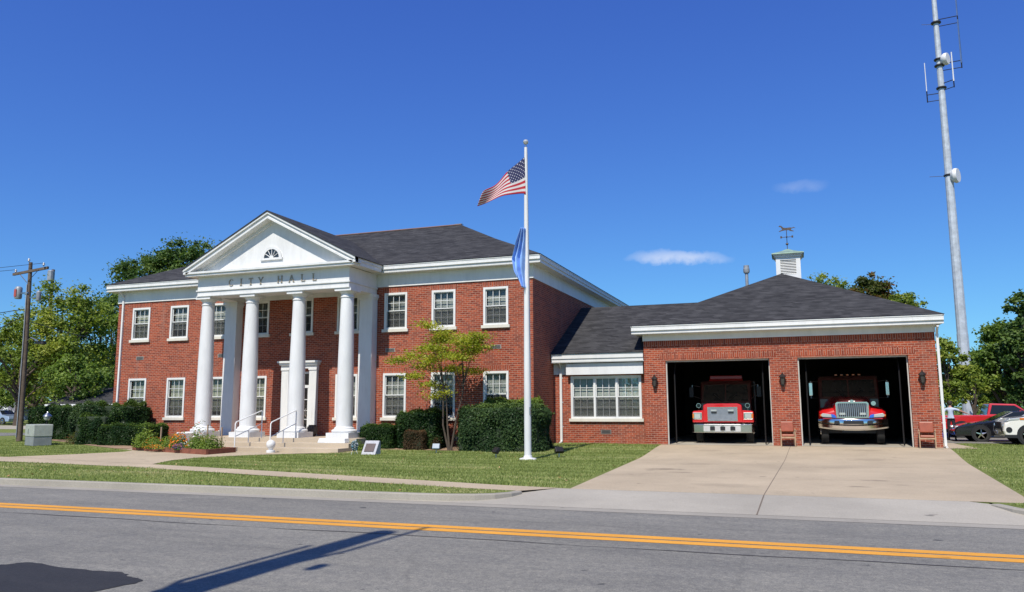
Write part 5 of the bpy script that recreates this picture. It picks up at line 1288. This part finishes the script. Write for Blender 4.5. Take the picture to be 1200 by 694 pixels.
# pole on the camera's side of the street whose shadow falls across the road
pn = empty('utility_pole', (-6.25, 1.6, -.13), 0, 'wooden utility pole by the near kerb that throws its shadow across the road', 'utility pole')
MB().tube([(0, 0, 0), (0, 0, 6), (0, 0, 12.2)], [.33, .28, .20], 12).build('pole', WOODP, pn, smooth=True)
mb = MB(); mb.box(-.06, .06, -.5, .5, 11.2, 11.33); mb.build('crossarm', WOODP, pn)
mb = MB(); mb.tube([(.1, 0, 8.2), (.35, .1, 10.0), (.42, .8, 12.0)], .05, 6); mb.tube([(-.1, 0, 6.4), (-.36, 0, 7.3), (-.36, 0, 10.4)], .05, 6); mb.build('riser', GALV, pn)
MB().lathe([(.07, 0), (.09, .05), (.09, .34), (.06, .38)], (.60, 0, 8.6), 12).build('transformer', GALV, pn, smooth=True)

# ================================================================== ANTENNA TOWER
TWR = simple('pale_galvanised', (.44, .48, .52), .5, .15, .22, 2.5)
tw = empty('antenna_tower', (11.52, 65, 0), 0, 'tall tapering grey steel monopole tower with whip antennas and dishes', 'tower')
MB().tube([(0, 0, 0), (0, 0, 6.8), (0, 0, 6.801), (0, 0, 19), (0, 0, 19.001), (0, 0, 30), (0, 0, 37)], [.42, .385, .365, .285, .275, .20, .14], 12).build('pole', TWR, tw)
mb = MB()
for zz in (18.7, 25.6, 27.4, 27.9, 30.9): mb.lathe([(.30, 0), (.36, .03), (.36, .12), (.30, .15)], (0, 0, zz), 12)
split(mb, 'clamp', IRON, tw)
def dish(dx, z_, r, rz):
    M = Matrix.Translation((0, 0, z_)) @ Matrix.Rotation(rz, 4, 'Z')
    m_ = MB(M); m_.lathe([(r, -.0), (r*1.02, .12), (r*.8, .30), (r*.4, .42), (.02, .46)], (0, -.55, 0), 20, 'y'); m_.lathe([(r*.95, -.10), (r, .0), (r*.9, .05)], (0, -.55, 0), 20, 'y')
    d = m_.build('dish', WH, tw, smooth=True); MB(M).tube([(0, -.2, 0), (0, 0, 0)], .06, 6).build('mount', IRON, d)
dish(0, 27.85, .46, R_(60)); dish(0, 18.65, .55, R_(62))
def whip(x, y, z0_, z1_, zarm, r=.05, mt=WH):
    a = MB().tube([(x, y, z0_), (x, y, z1_)], [r, r*.8], 6).build('antenna', mt, tw)
    m_ = MB(); m_.tube([(0, 0, zarm), (x, y, zarm)], .035, 5); m_.tube([(0, 0, zarm-.55), (x, y, zarm-.55)], .03, 5); m_.tube([(x, y, zarm-.6), (x, y, zarm+.3)], .045, 6); m_.build('bracket', IRON, a)
whip(1.45, -.2, 31.2, 36.5, 31.2, .055, STEEL); whip(1.45, -.2, 27.4, 30.9, 27.6, .07, STEEL); whip(-1.0, .1, 24.7, 27.9, 25.3, .035); whip(.75, -.6, 25.9, 28.2, 26.0, .05)
m_ = MB(); m_.tube([(-.3, 0, 18.75), (-1.3, 0, 18.8)], .02, 4); m_.tube([(-.3, 0, 30.9), (-1.0, 0, 31.0)], .02, 4); m_.build('lightning_spur', STEEL, tw)

# ================================================================== BACKGROUND HOUSES
def small_house(x0, x1, y0, y1, ez, rz_, wallm, roofm, label):
    r = empty('house', ((x0+x1)/2, y0, 0), 0, label, 'house', 'low houses left of city hall'); o_ = r.location.copy()
    L = []
    L.append(MB().box(x0, x1, y0, y1, 0, ez).build('wall', wallm))
    mb = MB(); cy0 = (y0+y1)/2; s = .5
    mb.add([(x0-s, y0-s, ez+.05), (x1+s, y0-s, ez+.05), (x1+s, y1+s, ez+.05), (x0-s, y1+s, ez+.05), (x0-s, cy0, rz_), (x1+s, cy0, rz_)], [(0, 1, 5, 4), (2, 3, 4, 5), (1, 2, 5), (3, 0, 4), (3, 2, 1, 0)]); L.append(mb.build('roof', roofm))
    L.append(MB().box(x0-s-.02, x1+s+.02, y0-s-.04, y0-s+.02, ez-.14, ez+.06).build('fascia', WH))
    w_ = MB().box(x0+1.5, x0+2.9, y0-.04, y0, ez-1.5, ez-.5).build('window', WH); L.append(w_); MB().box(x0+1.6, x0+2.8, y0-.05, y0-.041, ez-1.42, ez-.58).build('pane', GLDK, w_)
    L.append(MB().box(x1-2.4, x1-1.5, y0-.04, y0, 0, 2.0).build('door', WT))
    under(r, *L)
a, b = at(53, 470, 50), at(136, 470, 50)
small_house(a.x+.5, b.x+4, 50.5, 58, 1.98, 3.5, simple('tan_siding', (.30, .25, .2), .8), SH, 'low house with white fascia and dark roof behind the long hedge')
a, b = at(-60, 480, 84), at(17, 480, 84)
small_house(a.x, b.x-.5, 84.5, 92, 1.25, 2.6, simple('grey_siding', (.30, .29, .3), .8), simple('grey_roof', (.17, .165, .17), .9), 'distant grey roofed house at the left edge beyond the parked car')

# ================================================================== VEHICLES
def car(name, loc, rz, label, cat, L, W, body, cabin, paint, wheels, wr, ghx=.16, glass=GLDK, bev=.06, extras=None, group='cars parked beside the garage'):
    "body, cabin: side profiles (x along the car, nose at -x). y is across."
    r = empty(name, loc, rz, label, cat, group)
    hw = W/2
    mb = MB(); nb = len(body); vs = []; fs_ = []
    for y, k in ((-hw, .97), (-hw+.0, 1), (hw-.0, 1), (hw, .97)): pass
    lay = [(-hw+.10, .0), (-hw, -.0), (hw, 0), (hw-.10, 0)]
    # four-layer loft: shoulders tucked in at the top
    def shape(y, tuck): return [(x, y, z_ if z_ < .55 else z_) for x, z_ in body]
    mb.prism(body, 'y', -hw, hw); bo = mb.build('body', paint, r, bevel=bev, seg=3)
    # wheel arches: dark discs set into the side
    arch = MB()
    for wx_ in wheels:
        for sy in (-1, 1): arch.lathe([(wr*1.16, -.03), (wr*1.16, .03)], (wx_, sy*(hw-.02), wr+.02), 24, 'y')
    split(arch, 'wheel_arch', BLACK, bo)
    if cabin:
        zb_ = min(p[1] for p in cabin); zt = max(p[1] for p in cabin); n = len(cabin); vs = []
        for sy in (-1, 1):
            for x, z_ in cabin: vs.append((x, sy*(hw-.05-(z_-zb_)/(zt-zb_)*ghx), z_))
        mb = MB(); mb.add(vs, [list(range(n))[::-1], list(range(n, 2*n))]+[(i, (i+1) % n, (i+1) % n+n, i+n) for i in range(n)]); ca = mb.build('cabin', paint, r, bevel=.04, seg=3)
        # glazing: inset copies of the side profile, and front and rear screens
        cxm = sum(p[0] for p in cabin)/n; czm = (zb_+zt)/2
        mb = MB()
        sh = [(cxm+(x-cxm)*.86, czm+(z_-czm)*.72+.01) for x, z_ in cabin]
        for sy in (-1, 1): mb.poly([(x, sy*(hw-.05-(z_-zb_)/(zt-zb_)*ghx+.012), z_) for x, z_ in sh])
        split(mb, 'side_window', glass, ca)
        mb = MB(); p0, p1 = cabin[0], cabin[1]
        def scr(a, b, s_):
            a, b = Vector((a[0], 0, a[1])), Vector((b[0], 0, b[1])); n_ = Vector((-(b-a).z, 0, (b-a).x)).normalized()*s_*.012
            q = []
            for t, sg in ((.12, -1), (.12, 1), (.9, 1), (.9, -1)):
                p = a.lerp(b, t)+n_; yy = hw-.13-(p.z-zb_)/(zt-zb_)*ghx; q.append((p.x, sg*yy, p.z))
            mb.poly(q)
        scr(cabin[0], cabin[1], 1); scr(cabin[-1], cabin[-2], -1); split(mb, 'windscreen', glass, ca)
    for wx_ in wheels:
        for sy in (-1, 1):
            t, rm = MB(), MB(); c_ = (wx_, sy*(hw-.09), wr)
            t.lathe([(wr*.64, -.10), (wr*.93, -.11), (wr, -.06), (wr, .06), (wr*.93, .11), (wr*.64, .10)], c_, 24, 'y'); w_ = t.build('wheel', RUB, r, smooth=True)
            for k in range(5):
                a = 2*PI*k/5+.3; ca_, sa_ = math.cos(a), math.sin(a); yy = c_[1]+sy*.10
                rm.tube([(c_[0]+ca_*.03, yy, c_[2]+sa_*.03), (c_[0]+ca_*wr*.63, yy-sy*.02, c_[2]+sa_*wr*.63)], [.045, .035], 5)
            rm.lathe([(wr*.66, -.02), (wr*.66, .02), (wr*.58, .02), (wr*.58, -.02), (wr*.66, -.02)], (c_[0], c_[1]+sy*.09, c_[2]), 20, 'y'); rm.lathe([(wr*.16, -.02), (wr*.14, .03)], (c_[0], c_[1]+sy*.1, c_[2]), 10, 'y')
            rm.build('rim', CHR, w_)
    if extras: extras(r, bo, hw)
    return r
BLKP = simple('black_paint', (.008, .008, .010), .18, 0, .1, 1, coat=1); WHP = simple('white_car_paint', (.74, .72, .67), .25, 0, .04, 1, coat=1); REDP = simple('red_truck_paint', (.50, .02, .02), .25, 0, .05, 1, coat=1); BLUP = simple('silver_blue_paint', (.33, .42, .58), .3, .3, .05, 1, coat=1)
def ex_coupe(r, bo, hw):
    mb = MB()
    for sy in (-1, 1): mb.box(-2.34, -2.05, sy*(hw-.3)-.16, sy*(hw-.3)+.14, .58, .68)
    split(mb, 'headlight', LENS, bo, bevel=.02); MB().box(-2.40, -2.36, -.45, .45, .32, .46).build('grille', BLACK, bo)
    MB().box(-.50, -.34, -hw-.14, -hw+.02, .86, .98).build('mirror', BLKP, bo, bevel=.03)
    MB().box(-.9, 1.0, -hw-.005, -hw+.01, .22, .28).build('sill_trim', STEEL, bo)
car('black_coupe', (8.75, 40.25, .056), R_(0), 'shiny black low car with five spoke wheels parked nose left beside the garage', 'car', 4.7, 1.8,
    [(-2.36, .25), (-2.40, .48), (-2.28, .66), (-1.6, .80), (-.75, .92), (1.4, .95), (2.2, .92), (2.35, .60), (2.3, .25)], [(-.95, .88), (-.10, 1.30), (.75, 1.34), (1.75, .92)], BLKP, (-1.38, 1.35), .33, extras=ex_coupe)
def ex_suv(r, bo, hw):
    mb = MB()
    for sy in (-1, 1): mb.prism([(-2.20, .93), (-1.72, .98), (-1.66, 1.08), (-2.05, 1.04)], 'y', *sorted((sy*(hw-.42), sy*(hw+.012))))
    split(mb, 'headlight', LENS, bo, bevel=.02)
    mb = MB()
    for sy in (-1, 1): mb.lathe([(.11, -.02), (.11, .02), (.05, .03)], (-2.10, sy*(hw+.0), .60), 14, 'y'); mb.lathe([(.12, -.03), (.12, .03)], (-2.27, sy*(hw-.32), .60), 14, 'x')
    split(mb, 'fog_lamp', BLACK, bo)
    MB().box(-2.30, -2.26, -.5, .5, .62, .9).build('grille', BLACK, bo)
    MB().box(-2.26, 2.1, -hw-.006, -hw+.02, .28, .40).build('lower_cladding', BLACK, bo)
    MB().box(-1.70, -1.52, -hw-.014, -hw+.02, .99, 1.07).build('indicator', AMB, bo)
car('white_suv', (9.95, 37.55, .05), R_(0), 'white compact suv entering from the right edge before the black car', 'suv', 4.6, 1.85,
    [(-2.24, .32), (-2.30, .55), (-2.26, .85), (-2.05, 1.04), (-1.0, 1.16), (2.1, 1.16), (2.25, .9), (2.25, .32)], [(-1.25, 1.12), (-.45, 1.62), (1.7, 1.64), (2.15, 1.12)], WHP, (-1.42, 1.32), .37, extras=ex_suv, bev=.10)
def ex_pick(r, bo, hw):
    # open bed: dark floor well with rails, tail lamps
    MB().box(.35, 2.55, -hw+.12, hw-.12, 1.031, 1.034).build('bed_liner', BLACK, bo)
    mb = MB()
    for sy in (-1, 1): mb.box(2.66, 2.69, sy*(hw-.1)-.07, sy*(hw-.1)+.07, .72, .98)
    split(mb, 'tail_lamp', simple('tail_red', (.45, .02, .02), .2), bo)
    MB().box(2.62, 2.78, -hw+.1, hw-.1, .42, .55).build('bumper', CHR, bo, bevel=.02)
car('pickup_truck', (9.05, 45.0, .056), R_(180), 'bright red pickup truck with its bed to the left behind the black car', 'pickup truck', 5.3, 1.9,
    [(-2.65, .40), (-2.68, .80), (-2.5, .98), (-1.3, 1.05), (.3, 1.10), (2.66, 1.08), (2.66, .40)], [(-1.35, 1.02), (-.65, 1.62), (.45, 1.66), (.62, 1.06)], REDP, (-1.75, 1.75), .37, extras=ex_pick, bev=.05)
car('family_car', (-79.4, 60.5, .05), R_(180), 'silver blue estate car parked at the far left before the grey roofed house', 'car', 4.7, 1.85,
    [(-2.3, .3), (-2.36, .6), (-2.2, .86), (-1.1, 1.02), (2.2, 1.02), (2.3, .8), (2.3, .3)], [(-1.2, .98), (-.5, 1.5), (1.9, 1.52), (2.25, 1.0)], BLUP, (-1.42, 1.38), .34, group=None)
pk = bpy.data.objects['pickup_truck']; pk.rotation_euler = (0, 0, PI); pk.location = (9.2, 45.0, .056)

# ================================================================== PERSON
SHIRT = simple('light_blue_shirt', (.45, .52, .66), .8); TROU = simple('dark_trousers', (.015, .016, .022), .8); SKIN = simple('skin', (.42, .22, .15), .55); SHOE = simple('black_shoe', (.012, .011, .010), .5)
def person(loc, rz, label):
    J = [(0, 0, .98, .145, .11)]; E = []
    def j(x, y, z_, r, p, r2_=None): J.append((x, y, z_, r, r2_ or r)); E.append((p, len(J)-1)); return len(J)-1
    a = j(0, 0, 1.10, .15, 0, .105); b = j(0, -.01, 1.28, .165, a, .11); c = j(0, -.02, 1.40, .15, b, .10); nk = j(0, -.01, 1.50, .055, c); hd = j(0, .01, 1.585, .075, nk, .085); h2 = j(0, .015, 1.67, .085, hd, .095); h3 = j(0, .005, 1.735, .05, h2)
    nose = j(0, .115, 1.61, .014, hd)
    sh = j(.19, -.02, 1.40, .062, c); el = j(.43, .10, 1.30, .046, sh); wr = j(.62, .22, 1.21, .030, el); pm = j(.69, .26, 1.18, .030, wr, .018)
    for k, (dx, dy, dz, ln) in enumerate(((.05, .045, -.01, 1.0), (.062, .03, -.018, 1.1), (.066, .012, -.022, 1.05), (.060, -.008, -.026, .85))):
        m1 = j(.69+dx*ln, .26+dy*ln, 1.18+dz, .010, pm); j(.69+dx*1.6*ln, .26+dy*1.55*ln, 1.165+dz*1.7, .008, m1)
    th = j(.68, .31, 1.175, .010, pm); j(.705, .335, 1.16, .008, th)
    sh = j(-.19, -.02, 1.40, .062, c); el = j(-.34, -.12, 1.17, .046, sh); wr = j(-.22, -.04, 1.0, .030, el); pm = j(-.18, .02, .985, .030, wr, .018)
    for k in range(4):
        m1 = j(-.16+.004*k, .06, .995-.02*k, .009, pm); j(-.15, .09, .985-.02*k, .007, m1)
    for sx in (-1, 1):
        hp_ = j(sx*.095, 0, .90, .095, 0); kn = j(sx*.12, .02, .50, .062, hp_); an = j(sx*.13, -.02, .09, .040, kn); he = j(sx*.13, -.05, .045, .038, an); to = j(sx*.14, .15, .035, .035, he, .045)
    me = bpy.data.meshes.new('person'); me.from_pydata([q[:3] for q in J], E, []); o = bpy.data.objects.new('person', me); col.objects.link(o)
    sk = o.modifiers.new('skin', 'SKIN'); sk.use_smooth_shade = True; sk.branch_smoothing = .6
    for i, q in enumerate(J): me.skin_vertices[0].data[i].radius = (q[3], q[4])
    me.skin_vertices[0].data[0].use_root = True
    ss = o.modifiers.new('sub', 'SUBSURF'); ss.levels = 2; ss.render_levels = 2
    dg = bpy.context.evaluated_depsgraph_get(); m2 = bpy.data.meshes.new_from_object(o.evaluated_get(dg)); o.modifiers.clear(); o.data = m2
    m2.materials.clear()
    for q in (SHIRT, TROU, SKIN, SHOE): m2.materials.append(q)
    for p in m2.polygons:
        c_ = p.center; p.use_smooth = True
        far = abs(c_.x) > .30 and c_.x > 0 or (c_.x < -.1 and c_.y > -.1 and c_.z < 1.12 and c_.x > -.30 and c_.z > .94 and abs(c_.y) > .0 and c_.x < -.155)
        p.material_index = 3 if c_.z < .085 else 1 if (c_.z < .985 and abs(c_.x) < .25) else 2 if (c_.z > 1.475 or (c_.x > .36)) else 0
    o.location = loc; o.rotation_euler = (0, 0, rz); tag(o, label, 'person')
    hr = MB().lathe([(.02, .115), (.07, .10), (.098, .05), (.102, 0), (.095, -.05), (.06, -.08)], (0, -.012, 1.675), 16).build('hair', simple('dark_hair', (.02, .014, .010), .7), o, smooth=True)
    mb = MB()
    for sx in (-1, 1): mb.lathe([(.004, -.006), (.012, 0), (.004, .006)], (sx*.034, .096, 1.65), 8)
    split(mb, 'eye', BLACK, o)
    MB().box(-.165, .165, -.125, .125, .955, .99).build('belt', BLACK, o, bevel=.05)
    return o
person((6.50, 40.9, .056), R_(-12), 'person seen from behind in a light blue shirt and dark trousers, right arm reaching out')
# small trolley by the person: red body over a blue tray
tr_ = empty('hand_cart', (6.05, 41.6, .056), 0, 'red and blue hand cart partly hidden by the garage downspout beside the person', 'cart')
BLU = simple('blue_plastic', (.03, .08, .40), .5)
MB().prism([(-.12, .38), (.14, .38), (.20, .9), (.10, 1.15), (-.10, 1.15), (-.16, .9)], 'y', -.15, .15).build('body', REDP, tr_, bevel=.04)
MB().box(-.30, .45, -.25, .25, .10, .30, top=(-.03, -.03)).build('tray', BLU, tr_, bevel=.02)
for x in (-.22, .36):
    for y in (-.2, .2): MB().lathe([(.06, -.02), (.075, -.01), (.075, .01), (.06, .02)], (x, y, .075), 14, 'y').build('wheel', RUB, tr_, smooth=True)
MB().tube([(-.1, .12, 1.1), (-.15, .2, 1.25), (.15, .2, 1.25), (.12, .12, 1.1)], .015, 6).build('handle', STEEL, tr_)
